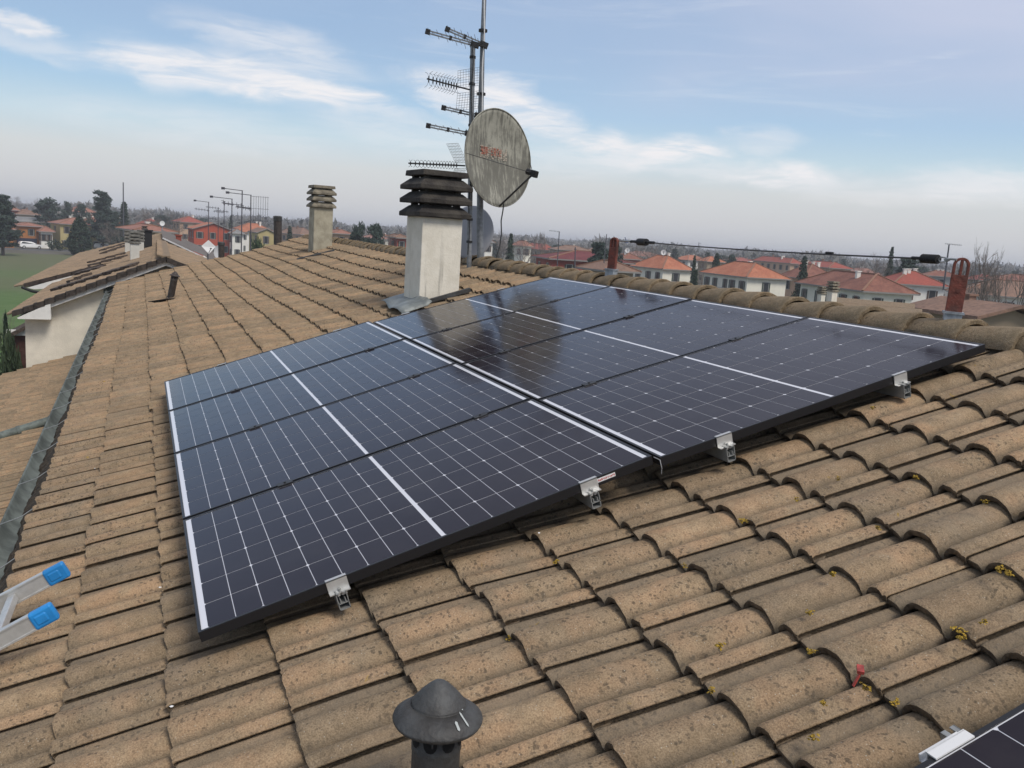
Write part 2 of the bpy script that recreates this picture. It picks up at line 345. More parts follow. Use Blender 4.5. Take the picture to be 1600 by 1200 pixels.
    at_ = me.attributes.new('tint', 'FLOAT', 'POINT'); at_.data.foreach_set('value', tint.astype(np.float32))
    a3 = me.attributes.new('channel', 'FLOAT', 'POINT'); a3.data.foreach_set('value', np.concatenate(chn).astype(np.float32))
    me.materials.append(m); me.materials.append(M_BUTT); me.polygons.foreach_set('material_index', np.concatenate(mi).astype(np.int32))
    return me
def add_mesh(name, me, parent=None): return link(bpy.data.objects.new(name, me), parent)
def at_y(px, py, Y):
    r = ray(px, py); return CAM + r * ((Y - CAM.y) / r.y)
def hit(px, py, p0, nrm):
    r = ray(px, py); p0 = Vector(p0); nrm = Vector(nrm); return CAM + r * ((p0 - CAM).dot(nrm) / r.dot(nrm))
def roof_pt(px, py, n):
    return hit(px, py, RP(0, 0, n), (-ST, 0, CT))
UE = [-.8045, -.47, -.1355, .199, .5335, .868, 1.192, 1.508, 1.828, 2.136, 2.443, 2.750, 3.057, 3.365]
VEND = 20.3
home = thing('row_house', 'long cream row house whose brown tiled roof fills the foreground under the solar panels', 'house', (0, 0, -7.5))
hb = (0, 0, -7.5)
def hpart(mb, name, m, parent=None, **k): return mb.build(name, m, parent or home, hb, **k)
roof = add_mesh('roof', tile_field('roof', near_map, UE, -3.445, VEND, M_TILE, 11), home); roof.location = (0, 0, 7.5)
# other slope, falls away from the ridge towards +X
RX, RZ = 3.70, .875
om = make_map((RX + 4.55, 0, RZ - 4.55 * math.tan(R(16))), -1, 16)
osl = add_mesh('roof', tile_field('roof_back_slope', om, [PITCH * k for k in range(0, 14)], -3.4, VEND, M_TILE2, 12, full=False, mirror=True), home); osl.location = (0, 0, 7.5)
osl['label'] = 'back slope of the roof beyond the ridge'
mb = MB()   # dark layer under the tiles, both slopes
for (a, b) in (((-.80), 3.78),):
    p = [RP(a, -3.4, -.205), RP(.6, -3.4, -.215), RP(b, -3.4, -.275)]
    for i in range(2):
        q = [p[i], p[i + 1]]
        mb.add([(q[0][0], -3.4, q[0][2]), (q[1][0], -3.4, q[1][2]), (q[1][0], VEND, q[1][2]), (q[0][0], VEND, q[0][2]), (q[0][0], -3.4, q[0][2] - .12), (q[1][0], -3.4, q[1][2] - .12), (q[1][0], VEND, q[1][2] - .12), (q[0][0], VEND, q[0][2] - .12)],
               [(0, 1, 2, 3), (7, 6, 5, 4), (0, 4, 5, 1), (2, 6, 7, 3), (1, 5, 6, 2), (3, 7, 4, 0)])
e2 = om(np.array(0.), np.array(0.), np.array(-.02)); t2 = om(np.array(4.7), np.array(0.), np.array(-.02))
mb.add([(t2[0], -3.4, t2[2]), (e2[0], -3.4, e2[2]), (e2[0], VEND, e2[2]), (t2[0], VEND, t2[2])], [(0, 1, 2, 3)])
hpart(mb, 'roof_deck', M_UNDER)
mb = MB(); ex = RP(-.62, 0, -.3)[0]
mb.box(ex, RX + 4.1, -3.3, VEND - .02, -7.5, -.62)
mb.add([(ex, -3.3, -.62), (RX, -3.3, .72), (RX + 4.1, -3.3, -.62), (ex, VEND - .02, -.62), (RX, VEND - .02, .72), (RX + 4.1, VEND - .02, -.62)], [(0, 2, 1), (3, 4, 5)])
hpart(mb, 'wall', M_RENDER)
# ridge tiles
def ridge_mesh(seed):
    g = random.Random(seed); mb = MB(); n = 18; L = .405; rows = []
    for (t, r_) in ((0, .136), (.02, .142), (.10, .141), (.5, .131), (1.0, .110)):
        ring = []
        for k in range(n + 1):
            a = math.pi * (-.02 + 1.04 * k / n); rr = r_ * (1 + g.uniform(-.012, .012)); ring.append((-math.cos(a) * rr * 1.0, t * L + g.uniform(-.003, .003), math.sin(a) * rr * .76))
        rows.append(ring)
    vs = [p for r_ in rows for p in r_]; fs = [(i * (n + 1) + k + 1, i * (n + 1) + k, (i + 1) * (n + 1) + k, (i + 1) * (n + 1) + k + 1) for i in range(len(rows) - 1) for k in range(n)]
    mb.add(vs, fs, 0, True)
    o = rows[0]; inn = [(x * .83, y + .004, z * .83 - .002) for x, y, z in o]; inn2 = [(x * .80, y + .30, z * .80) for x, y, z in o]
    mb.add(o + inn, [(k, k + 1, n + 1 + k + 1, n + 1 + k) for k in range(n)], 0, False)
    mb.add(inn + inn2, [(k, k + 1, n + 1 + k + 1, n + 1 + k) for k in range(n)], 0, True)
    me = mb.mesh('ridge_tile', M_RIDGE); a = me.attributes.new('tint', 'FLOAT', 'POINT'); a.data.foreach_set('value', [g.random()] * len(me.vertices)); return me
rms = [ridge_mesh(s) for s in range(7)]
rzc = .952
for k in range(-9, 62):
    o = add_mesh('ridge_tile', rms[(k * 5 + k // 3) % 7], roof)
    y = .035 + .325 * k; sg = (0.010 * math.sin(y * .9) + .010 * math.sin(y * .33)) * min(1, max(.2, (y - 4) / 3))
    o.location = (3.70 + random.uniform(-.012, .012), y + random.uniform(-.01, .01), rzc + sg + random.uniform(-.004, .004))
    o.rotation_euler = (R(-2.2) + random.uniform(-.015, .015), random.uniform(-.05, .05), random.uniform(-.035, .035))
# mortar bedding under the ridge tiles
mb = MB(); prv = None
ys = np.arange(-3.2, 20.3, .11)
for s_, off in ((-1, -.16), (1, .16)):
    vs = []; fs = []
    for i, y in enumerate(ys):
        j = random.uniform(-.006, .008); vs += [(3.70 + s_ * (.108 + j), y, rzc + .02), (3.70 + s_ * (.118 + j), y, rzc - .015), (3.70 + s_ * (.145 + j), y, rzc - .10)]
        if i: b = (i - 1) * 3; fs += [(b, b + 1, b + 4, b + 3), (b + 1, b + 2, b + 5, b + 4)]
    mb.add(vs, fs, 0, True)
o = mb.build('ridge_mortar', mat('mortar', (.115, .095, .066), .95, .35, 14, .6, 30), roof); o.location = (0, 0, 0)
# ------------------------------------------------------------------ gutter along the eave
mb = MB(); mbd = MB(); gp = []
for k in range(13):
    a = math.pi * k / 12; gp.append((-.925 - .118 * math.cos(a), -.235 - .118 * math.sin(a) * .95))
gp = [(gp[0][0] - .012, gp[0][1] - .012), (gp[0][0] - .016, gp[0][1] + .004), (gp[0][0] - .004, gp[0][1] + .012)] + gp
vs = []; fs = []; ysg = [-3.4 + i * (VEND + 3.35) / 24 for i in range(25)]
for i, y in enumerate(ysg):
    dz = .0012 * math.sin(i * 1.3)
    for (u, n) in gp: vs.append(RP(u, y, n + dz))
    if i:
        for k in range(len(gp) - 1): b = (i - 1) * len(gp) + k; fs.append((b, b + 1, b + 1 + len(gp), b + len(gp)))
mb.add(vs, fs, 0, True)
mb.box(*[RP(-1.05, 0, 0)[0], RP(-.80, 0, 0)[0]], VEND - .06, VEND - .04, RP(-.95, 0, -.36)[2], RP(-.95, 0, -.2)[2])
gut = hpart(mb, 'gutter', M_ZINC); gut.modifiers.new('solid', 'SOLIDIFY').thickness = .003
vs = []; fs = []; ysd = np.arange(-3.3, 20.2, .05)
for i, y in enumerate(ysd):
    e = .035 + .030 * math.sin(y * 3.1) * math.sin(y * 1.7) + random.uniform(-.018, .018)
    for j, (u, n) in enumerate(((-.985 - e, -.350), (-.955 - e * .6, -.300 + random.uniform(-.006, .012)), (-.89, -.255 + random.uniform(-.01, .012)), (-.79, -.215))): vs.append(RP(u, y, n))
    if i:
        for k in range(3): b = (i - 1) * 4 + k; fs.append((b, b + 1, b + 5, b + 4))
mb = MB(); mb.add(vs, fs, 0, False); o = mb.build('gutter_debris', M_DEBRIS, gut, hb)
for k in range(28):   # wire straps across the gutter
    y = -2.9 + k * .82
    mb = MB(); mb.tube([RP(-1.053, y, -.232), RP(-1.046, y, -.218), RP(-.93, y + .004, -.215), RP(-.78, y + .01, -.165), RP(-.70, y + .01, -.14)], .0032, 6)
    mb.build('gutter_strap', M_ALUD, gut, hb)
# ------------------------------------------------------------------ lower roof left of the gutter
low = thing('lean_to', 'lower brown tiled lean-to roof beyond the grey gutter, crossed by a pipe', 'roof', (-3.5, 12, -7.5))
lb = (-3.5, 12, -7.5)
def low_map(u, v, n):
    nn = n - 1.56 + 0.012 * np.sin(v * .8) ; return (u * CT - nn * ST, v + 0 * u, u * ST + nn * CT)
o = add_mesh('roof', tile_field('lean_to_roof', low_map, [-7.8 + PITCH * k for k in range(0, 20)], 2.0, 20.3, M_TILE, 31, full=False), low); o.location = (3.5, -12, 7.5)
mb = MB(); a0, a1 = RP(-7.8, 0, -1.60), RP(-1.0, 0, -1.60)
mb.add([(a0[0], 2, a0[2]), (a1[0], 2, a1[2]), (a1[0], 20.3, a1[2]), (a0[0], 20.3, a0[2]), (a0[0], 2, a0[2] - .15), (a1[0], 2, a1[2] - .15), (a1[0], 20.3, a1[2] - .15), (a0[0], 20.3, a0[2] - .15)],
       [(0, 1, 2, 3), (7, 6, 5, 4), (0, 4, 5, 1), (2, 6, 7, 3), (1, 5, 6, 2), (3, 7, 4, 0)])
mb.build('roof_deck', M_UNDER, low, lb)
mb = MB(); mb.box(RP(-7.3, 0, -1.6)[0], ex + .01, 2.1, 20.27, -7.5, -4.2); mb.build('wall', M_RENDER, low, lb)
pA = roof_pt(0, 682, -1.46); pB = roof_pt(84, 655, -1.46)
mb = MB(); d_ = (pA - pB); mb.tube([pA + d_ * 1.2, pA, pA.lerp(pB, .5), pB, pB + Vector((.25, .05, .02))], .068, 12); 
pp = mb.build('drain_pipe', mat('green_grey_pipe', (.13, .155, .14), .6, .3, 8), None, tuple(pB), label='grey green pipe lying across the lower brown roof beside the gutter', cat='pipe')
mb = MB()
for t in (.35, .95): c = pA.lerp(pB, t); mb.tube([c - d_.normalized() * .025, c + d_.normalized() * .025], .078, 12)
o = mb.build('pipe_collar', M_ZINC, pp, tuple(pB))
# ------------------------------------------------------------------ chimneys
def chimney(name, label, x, y, zr, w_, d, zs, rotz, cowl_m, shaft_m, n=3, sp=.135, over=.065, capover=.03, drop=.35, group=None, sooty=False, flash=None):
    """x, y: centre; zr: roof height there; zs: top of shaft"""
    t = thing(name, label, 'chimney', (x, y, zr), (0, 0, R(rotz)), group)
    mb = MB(); a, b = w_ / 2, d / 2; mb.box(-a, a, -b, b, -drop, zs - zr); mb.build('shaft', shaft_m, t, bevel=.008)
    z = zs - zr
    for i in range(n):
        mb = MB(); o_ = over; zz = z + i * sp; k = sp / .135
        lv = [(a + o_ - .004, b + o_ - .004, 0), (a + o_, b + o_, .006 * k), (a + o_, b + o_, .042 * k), (a - .012, b - .012, .110 * k), (a - .04, b - .04, .118 * k)]
        vs = [(sx_ * X, sy_ * Y, zz + h) for X, Y, h in lv for sx_, sy_ in ((-1, -1), (1, -1), (1, 1), (-1, 1))]
        fs = [(3, 2, 1, 0)] + [(4 * q + r_, 4 * q + (r_ + 1) % 4, 4 * q + 4 + (r_ + 1) % 4, 4 * q + 4 + r_) for q in range(len(lv) - 1) for r_ in range(4)] + [(16, 17, 18, 19)]
        mb.add(vs, fs); mb.build('cowl_slab', cowl_m, t)
        mb = MB()
        for sx_ in (-1, 1):
            for sy_ in (-1, 1): mb.box(sx_ * (a - .055) - .03, sx_ * (a - .055) + .03, sy_ * (b - .055) - .03, sy_ * (b - .055) + .03, zz + .112 * k, zz + sp + .004)
        if sooty: mb.box(-a + .09, a - .09, -b + .09, b - .09, zz + .10 * k, zz + sp + .003)
        mb.build('cowl_block', cowl_m, t)
    z2 = z + n * sp; c = capover; mb = MB(); mb.box(-a - c, a + c, -b - c, b + c, z2, z2 + .055, taper=.006); mb.build('cap_slab', cowl_m, t, bevel=.006)
    return t
big = chimney('chimney', 'large cream chimney with soot black louvred cowl, nearest to the solar panels', 2.613, 5.975, .62, .44, .42, 1.462, 6, M_COWL, M_CHIM, sooty=True, drop=.5)
u2 = 3.16; c2 = RP(3.24, 15.25, -.25)
ch2 = chimney('chimney', 'smaller weathered chimney with pale grey louvred cowl, near the far end of the roof', c2[0], c2[1], c2[2], .38, .40, c2[2] + .90, 4, M_COWL2, mat('weathered_cream_render', (.42, .385, .29), .9, .3, 5, .3, 30, color2=(.30, .27, .20)), n=3, sp=.125, over=.05, capover=.03, drop=.4)
# flashings
def sheet(pts_uvn, thick=.004):
    mb = MB(); vs = [RP(*p) for p in pts_uvn]; n = len(vs); mb.add(vs, [tuple(range(n))]); return mb
mb = MB()
g = [(2.16, 5.60), (2.46, 5.42), (2.50, 6.30), (2.24, 6.34)]
gx = 10; vs = []; fs = []
for i in range(gx + 1):
    for j in range(7):
        u = 2.22 + (2.54 - 2.22) * j / 6; v = 5.44 + .92 * i / gx
        n = -.118 + .020 * math.sin(i * .9) * (1 - j / 6) + (.03 if j == 6 else 0) - .018 * (1 - j / 6) ** 2 - .02 * (u - 2.1) + (-.035 if i == 0 else 0)
        vs.append(RP(u - .03 * math.sin(i * .55), v, n))
        if i and j: b = (i - 1) * 7 + j - 1; fs.append((b, b + 7, b + 8, b + 1))
mb.add(vs, fs, 0, True); o = mb.build('flashing', M_ZINC2, big); o.matrix_parent_inverse = Matrix(); 
def reparent_world(o, p):
    m = Matrix.Translation(p.location) @ Matrix.Rotation(p.rotation_euler.z, 4, 'Z'); o.matrix_local = m.inverted()
reparent_world(o, big); o.modifiers.new('solid', 'SOLIDIFY').thickness = .004
mb = MB(); mb.bar(RP(2.52, 5.70, -.165), RP(3.02, 5.66, -.165), .05, .04); o = mb.build('flashing', M_DKMET, big); reparent_world(o, big)
mb = MB(); a = roof_pt(464, 405, -.16); b = roof_pt(522, 391, -.17); mb.bar(a, b, .12, .03); o = mb.build('flashing', M_DKMET, ch2); reparent_world(o, ch2)
# ------------------------------------------------------------------ flues
def flue(name, label, base, h, r_, cap_r, m, lean=(0, 0), two=True):
    t = thing(name, label, 'vent pipe', base, (lean[0], lean[1], 0))
    mb = MB(); mb.lathe((0, 0, 0), [(r_, -.25), (r_, h - .075), (r_ * 1.03, h - .07), (r_ * 1.03, h - .055), (r_, h - .05), (r_, h)], 32); mb.lathe((0, 0, 0), [(r_ * .96, h), (r_ * .94, h - .1)], 32); mb.build('pipe', m, t)
    mb = MB()
    for k in range(8):
        a = 2 * math.pi * (k + .25) / 8; c, s_ = math.cos(a), math.sin(a); n = 12
        for rr in (r_ * 1.02,):
            pts = []
            for q in range(n):
                b = 2 * math.pi * q / n; off = math.cos(b) * r_ * .29; zz = h - .034 + math.sin(b) * .021
                a2 = a + off / r_; pts.append((math.cos(a2) * rr * 1.004, math.sin(a2) * rr * 1.004, zz))
            mb.add(pts + [(c * rr, s_ * rr, h - .034)], [(q, (q + 1) % n, n) for q in range(n)])
    mb.build('vent_hole', M_HOLE, t)
    mb = MB(); k = cap_r
    mb.lathe((0, 0, h + .006), [(k * .97, -.010), (k, -.004), (k * .99, .0), (k * .60, .30 * k), (k * .59, .29 * k), (k * .60, .335 * k), (k * .58, .36 * k), (k * .42, .55 * k), (k * .27, .70 * k), (k * .15, .80 * k), (k * .07, .835 * k), (k * .03, .84 * k), (.0005, .842 * k)], 48)
    mb.lathe((0, 0, h + .006), [(k * .97, -.010), (k * .6, .10 * k), (.01, .2 * k)], 32)
    for q in range(3): a = 2 * math.pi * q / 3; mb.bar((r_ * .97 * math.cos(a), r_ * .97 * math.sin(a), h - .04), (r_ * .97 * math.cos(a), r_ * .97 * math.sin(a), h + .03), .012, .003)
    mb.build('cap', m, t); return t
cc = CAM + ray(684, 1122) * 2.09
fl = flue('flue', 'dark metal flue with conical rain cap at the bottom of the photo', (cc.x, cc.y, cc.z - .30), .30, .054, .100, M_DKMET)
mb = MB()   # droppings and scratches on the cap
for (a, r0, l, w_) in ((-1.05, .060, .030, .005), (-1.35, .072, .018, .007), (-.85, .05, .012, .004), (.25, .075, .012, .004), (2.6, .03, .01, .006)):
    c, s_ = math.cos(a), math.sin(a); 
    z = lambda r_: .306 + .030 * (1 - (r_ - .062) / .038) if r_ > .062 else .336 + .045 * (1 - r_ / .062)
    n = 8; pts = []
    for q in range(n):
        b = 2 * math.pi * q / n; rr = r0 + l * .5 * (1 + math.cos(b)); tt = math.sin(b) * w_ / 2 * (1.3 if q % 2 else .8); zz = z(rr) + .0022
        pts.append((c * rr - s_ * tt, s_ * rr + c * tt, zz))
    mb.add(pts, [tuple(range(n))])
mb.build('bird_dropping', mat('bird_dropping', (.42, .45, .44), .8), fl)
b = roof_pt(266, 468, -.16)
f2 = flue('flue', 'small leaning brown flue with cone cap on the left part of the roof', tuple(b), .40, .055, .085, M_DKMET2, lean=(0, R(10)))
mb = MB(); a = roof_pt(238, 471, -.125); c = roof_pt(272, 466, -.125); mb.bar(a, c, .16, .012); o = mb.build('flashing', M_DKMET2, f2)
o.matrix_local = (Matrix.Translation(f2.location) @ f2.rotation_euler.to_matrix().to_4x4()).inverted()
for (px_, pyb, pyt, rr, lab) in ((346, 404, 379, .075, 'short black flue pipe standing at the far edge of the roof beside white dishes'), (434, 379, 338, .10, 'tall dark brown pipe with ribbed cap at the far edge of the roof')):
    pb = at_y(px_, pyb, 20.15); pt = at_y(px_, pyt, 20.15); h = pt.z - pb.z
    t = thing('flue', lab, 'vent pipe', tuple(pb), (0, R(-1), 0))
    mb = MB(); mb.tube([(0, 0, -.3), (0, 0, h * .84)], rr, 16); mb.build('pipe', M_DKMET2, t)
    mb = MB()
    for q in range(4): mb.lathe((0, 0, h * (.84 + .045 * q)), [(rr * .6, -.02), (rr * 1.18, 0), (rr * 1.18, .012), (rr * .6, .03)], 16)
    mb.build('cap', M_DKMET, t)
# ------------------------------------------------------------------ solar panels
PL, PWd, PP = 1.722, 1.140, 1.1632
def panel_parts(parent, bottom_label=False):
    # local frame: x up the slope (long side), y along the ridge, z normal; glass top at z=0
    mb = MB(); f = .011; h = -.035
    mb.box(0, PL, 0, f, h, .0012); mb.box(0, PL, PWd - f, PWd, h, .0012)
    mb.box(0, f, f, PWd - f, h, .0012); mb.box(PL - f, PL, f, PWd - f, h, .0012)
    mb.box(f, f + .025, f, PWd - f, h, h + .0015)
    mb.build('frame', M_BLACK, parent)
    mb = MB(); mb.add([(f, f, -.0016), (PL - f, f, -.0016), (PL - f, PWd - f, -.0016), (f, PWd - f, -.0016)], [(0, 1, 2, 3)])
    mb.build('backsheet', M_BACK, parent)
    mb = MB(); nx, ny = 9, 6; gap = .0027; gy = .0031; mx = .022; mid = .017; my = .0035
    cl_ = (PL - 2 * f - 2 * mx - mid - (2 * nx - 2) * gap) / (2 * nx); cw = (PWd - 2 * f - 2 * my - (ny - 1) * gy) / ny
    ch = .0075
    for i in range(2 * nx):
        x0 = f + mx + i * (cl_ + gap) + (mid - gap if i >= nx else 0)
        for j in range(ny):
            y0 = f + my + j * (cw + gy); x1, y1 = x0 + cl_, y0 + cw
            if (i % 9) % 2 == 0: p = [(x0 + ch * .7, y0), (x1, y0), (x1, y1), (x0 + ch * .7, y1), (x0, y1 - ch), (x0, y0 + ch)]
            else: p = [(x0, y0), (x1 - ch * .7, y0), (x1, y0 + ch), (x1, y1 - ch), (x1 - ch * .7, y1), (x0, y1)]
            mb.add([(a, b, -.0008) for a, b in p], [tuple(range(6))])
    mb.build('solar_cells', M_CELL, parent)
    mb = MB(); mb.add([(f, f, h), (PL - f, f, h), (PL - f, PWd - f, h), (f, PWd - f, h)], [(3, 2, 1, 0)]); mb.build('back_cover', M_BLACK, parent)
K2 = R(17.7 - 2.17)
def col_pt(c, x, y, z):
    if c == 0: return RP(x, y, z)
    o_ = RP(1.756, 0, -.018); return (o_[0] + x * math.cos(K2) - z * math.sin(K2), o_[1] + y, o_[2] + x * math.sin(K2) + z * math.cos(K2))
rowname = ['in the front row', 'in the second row', 'in the third row', 'in the farthest row']
proto = None
for c in range(2):
    for r_ in range(4):
        lab = 'solar panel %s of the large array, on the %s side' % (rowname[r_], ('gutter', 'ridge')[c])
        loc = col_pt(c, 0, r_ * PP, 0)
        if proto is None:
            proto = thing('solar_panel', lab, 'solar panel', loc, (0, -TH, 0), 'solar panels of the main array'); panel_parts(proto); o = proto
        else:
            o = copy_tree(proto); o.location = loc
        o['label'] = lab; o.rotation_euler = (random.uniform(-.0012, .0012), -(TH, K2)[c] + random.uniform(-.0012, .0012), 0)
p9 = copy_tree(proto); p9.location = RP(0.02, -1.715 - PWd, 0.0); p9['label'] = 'separate solar panel cut off by the bottom right corner of the photo'; p9.rotation_euler = (0, -TH, 0)
p9['group'] = 'solar panels of the second array'
p10 = copy_tree(proto); p10.location = RP(1.775, -1.715 - PWd, -.02); p10['label'] = 'separate solar panel beyond the right edge of the photo'; p10.rotation_euler = (0, -K2, 0)
p10['group'] = 'solar panels of the second array'
# rails: open profile, run along the ridge under the panels
rails = [(0, .46), (0, 1.44), (1, .295), (1, 1.215)]
rlab = ['lowest aluminium rail under the panels, nearest the gutter', 'aluminium rail under the lower panels beside the middle gap', 'aluminium rail under the upper panels beside the middle gap', 'highest aluminium rail under the panels, nearest the ridge']
def rail(c, x, y0, y1, lab):
    t = thing('mounting_rail', lab, 'rail', col_pt(c, x, y0, -.055), (0, -(TH, K2)[c], 0), 'rails under the panels'); L = y1 - y0; mb = MB(); w_ = .019; zb = -.044; zt = .018
    for (a, b, cc_, d) in ((-w_, -w_ + .003, zb, zt), (w_ - .003, w_, zb, zt), (-w_, w_, zb, zb + .003), (-w_, -.006, zt - .003, zt), (.006, w_, zt - .003, zt), (-w_, w_, -.022, -.019), (-.010, -.007, -.019, -.003), (.007, .010, -.019, -.003)):
        mb.box(a, b, 0, L, cc_, d)
    mb.build('rail_profile', M_ALUD, t)
    for q in range(5):
        mb = MB(); y = .35 + q * (L - .7) / 4; mb.box(-.02, .02, y - .02, y + .02, zb - .09, zb); mb.build('roof_hook', M_ALUD, t)
    return t
for i, (c, x) in enumerate(rails): rail(c, x, -.034 if c == 0 else -.038, 4 * PP + .05, rlab[i])
rail(0, 1.40, -1.715 - 1.3, -1.715 + .07, 'short aluminium rail under the separate panel at bottom right')
def end_clamp(c, x, y, sgn, lab, grp, big_=False, wide=.036):
    t = thing('end_clamp', lab, 'clamp', col_pt(c, x, y, 0), (0, -(TH, K2)[c], 0 if sgn > 0 else 0), grp)
    mb = MB(); w_ = wide; s_ = -sgn
    def bx(x0, x1, ya, yb, z0, z1): mb.box(x0, x1, min(ya, yb), max(ya, yb), z0, z1)
    bx(-w_, w_, s_ * .002, s_ * .006, -.040, .006)               # tall front plate
    bx(-w_, w_, -s_ * .010, s_ * .006, .0025, .0065)              # lip over the frame
    bx(-w_, w_, s_ * .006, s_ * .024, -.042, -.038)               # foot
    bx(-w_ * .35, -w_ * .1, s_ * .006, s_ * .026, -.050, -.036); bx(w_ * .1, w_ * .6, s_ * .006, s_ * .026, -.050, -.036)
    mb.build('bracket', M_ALU, t)
    mb = MB(); mb.tube([(0, s_ * .016, -.050), (0, s_ * .016, -.028)], .0055, 6); mb.build('bolt', M_ALUD, t); return t
cl_lab = ['leftmost silver clamp on the front edge of the array', 'silver clamp on the front edge beside the white sticker', 'silver clamp on the front edge just right of the middle gap', 'rightmost silver clamp on the front edge near the ridge']
cf_lab = ['leftmost pale clamp on the far edge of the array', 'pale clamp on the far edge left of the middle gap', 'pale clamp on the far edge beside the big chimney flashing', 'pale clamp on the far edge right of the big chimney']
for i, (c, x) in enumerate(rails):
    end_clamp(c, x, 0, 1, cl_lab[i], 'end clamps on the front edge'); end_clamp(c, x, 3 * PP + PWd, -1, cf_lab[i], 'end clamps on the far edge')
    for r_ in range(3):
        ws = ['first', 'second', 'third'][r_]; t = thing('mid_clamp', 'small black clamp in the %s gap between rows, %s' % (ws, ['nearest the gutter', 'just left of the middle gap', 'just right of the middle gap', 'nearest the ridge'][i]), 'clamp', col_pt(c, x, r_ * PP + PWd + .0116, 0), (0, -(TH, K2)[c], 0), 'black clamps between the panel rows')
        mb = MB(); mb.box(-.035, .035, -.021, .021, .002, .0075); mb.box(-.035, .035, -.008, -.004, -.03, .002); mb.box(-.035, .035, .004, .008, -.03, .002); mb.build('bracket', M_CLAMPB, t, bevel=.0015)
        mb = MB(); mb.tube([(0, 0, -.03), (0, 0, .012)], .0055, 6); mb.build('bolt', M_CLAMPB, t)
# the clamp on the separate panel is seen from above
t = thing('end_clamp', 'white end clamp on the edge of the separate panel at bottom right', 'clamp', RP(1.335, -1.715, 0), (0, -TH, 0))
mb = MB(); mb.box(-.05, .05, -.012, .012, .0025, .006); mb.box(-.05, .05, .010, .014, -.03, .006); mb.box(-.05, .05, .014, .030, -.030, -.026); mb.box(-.05, .05, .028, .032, -.030, -.012); mb.build('bracket', M_WP, t)
mb = MB(); mb.tube([(0, .021, -.03), (0, .021, -.016)], .006, 6); mb.build('bolt', M_ALUD, t)
# white sticker with red print on the front frame face
t = thing('sticker', 'small white sticker with red print on the front panel frame', 'sticker', RP(1.515, -.0008, -.012), (0, -TH, 0))
mb = MB(); mb.box(-.040, .040, -.0006, 0, -.008, .008); mb.build('label_sheet', M_WP, t)
mb = MB(); x = -.034
while x < .034:
    w_ = random.choice((.003, .0045, .002)); mb.box(x, x + w_, -.0012, -.0007, random.choice((-.004, -.001)), random.choice((.002, .004))); x += w_ + .0022
mb.build('print', mat('red_print', (.5, .06, .05), .6), t)
# tail of cable and rail end hanging at the middle gap
mb = MB(); q = Vector(RP(1.737, -.03, -.012)); mb.tube([q + Vector((-.01, .03, .004)), q, q + Vector((.004, -.012, -.03)), q + Vector((.010, -.004, -.055))], .0018, 6)
mb.build('cable_tie', mat('pale_cable_tie', (.30, .30, .30), .5), None, tuple(q), label='pale cable tie dangling from the middle gap on the front edge', cat='cable tie')
# ------------------------------------------------------------------ masts, antennas, dishes behind the ridge
DM = 10.9
def mastobj(name, label, pts, r_, m=M_MAST, clamps=()):
    b = pts[0]; t = thing(name, label, 'mast', tuple(b)); mb = MB(); mb.tube(pts, r_, 14); mb.build('pole', m, t, tuple(b))
    for f in clamps:
        k = f * (len(pts) - 1); i = min(int(k), len(pts) - 2); p = Vector(pts[i]).lerp(Vector(pts[i + 1]), k - i)
        mb = MB(); rr = (r_ if not isinstance(r_, (list, tuple)) else r_[0]); mb.tube([p + Vector((0, 0, -.014)), p + Vector((0, 0, .014))], rr * 1.28, 10); mb.build('clamp', M_RUBBER, t, tuple(b))
    return t
A = [at(751, 415, DM), at(750, 371, DM), at(750.5, 200, DM), at(754, 66, DM), at(757.5, -25, DM)]
mA = mastobj('antenna_mast', 'thick steel mast carrying the big dish, running out of the top of the photo', A, [.042, .042, .036, .028, .026], clamps=(.46, .60, .8))
DB = 10.75
Bp = [at(733, 420, DB), at(733.5, 373, DB), at(736, 220, DB), at(739, 66, DB)]
mB = mastobj('antenna_mast', 'thinner steel mast left of the thick one, ending below the top of the photo', Bp, .030, clamps=(.30, .40, .62, .72, .86, .95))
mb = MB(); a = at(755, 62, DM - .04); pts = [at(731, 398, DB - .05)]
for k in range(26): pts.append(at(732 + k * .28 + 1.2 * math.sin(k * .9), 385 - 12.5 * k, DB - .045))
mb.tube(pts, .006, 5); mb.build('antenna_cable', M_RUBBER, None, tuple(pts[0]), label='thin black aerial cable strapped along the thinner mast', cat='cable')
mb = MB(); pts = [at(752 + k * .55 + 1.0 * math.sin(k * 1.1), 190 - 19 * k, DM - .06) for k in range(11)]
mb.tube(pts, .007, 5); mb.build('antenna_cable', M_WP, None, tuple(pts[0]), label='pale aerial cable strapped along the upper thick mast', cat='cable')
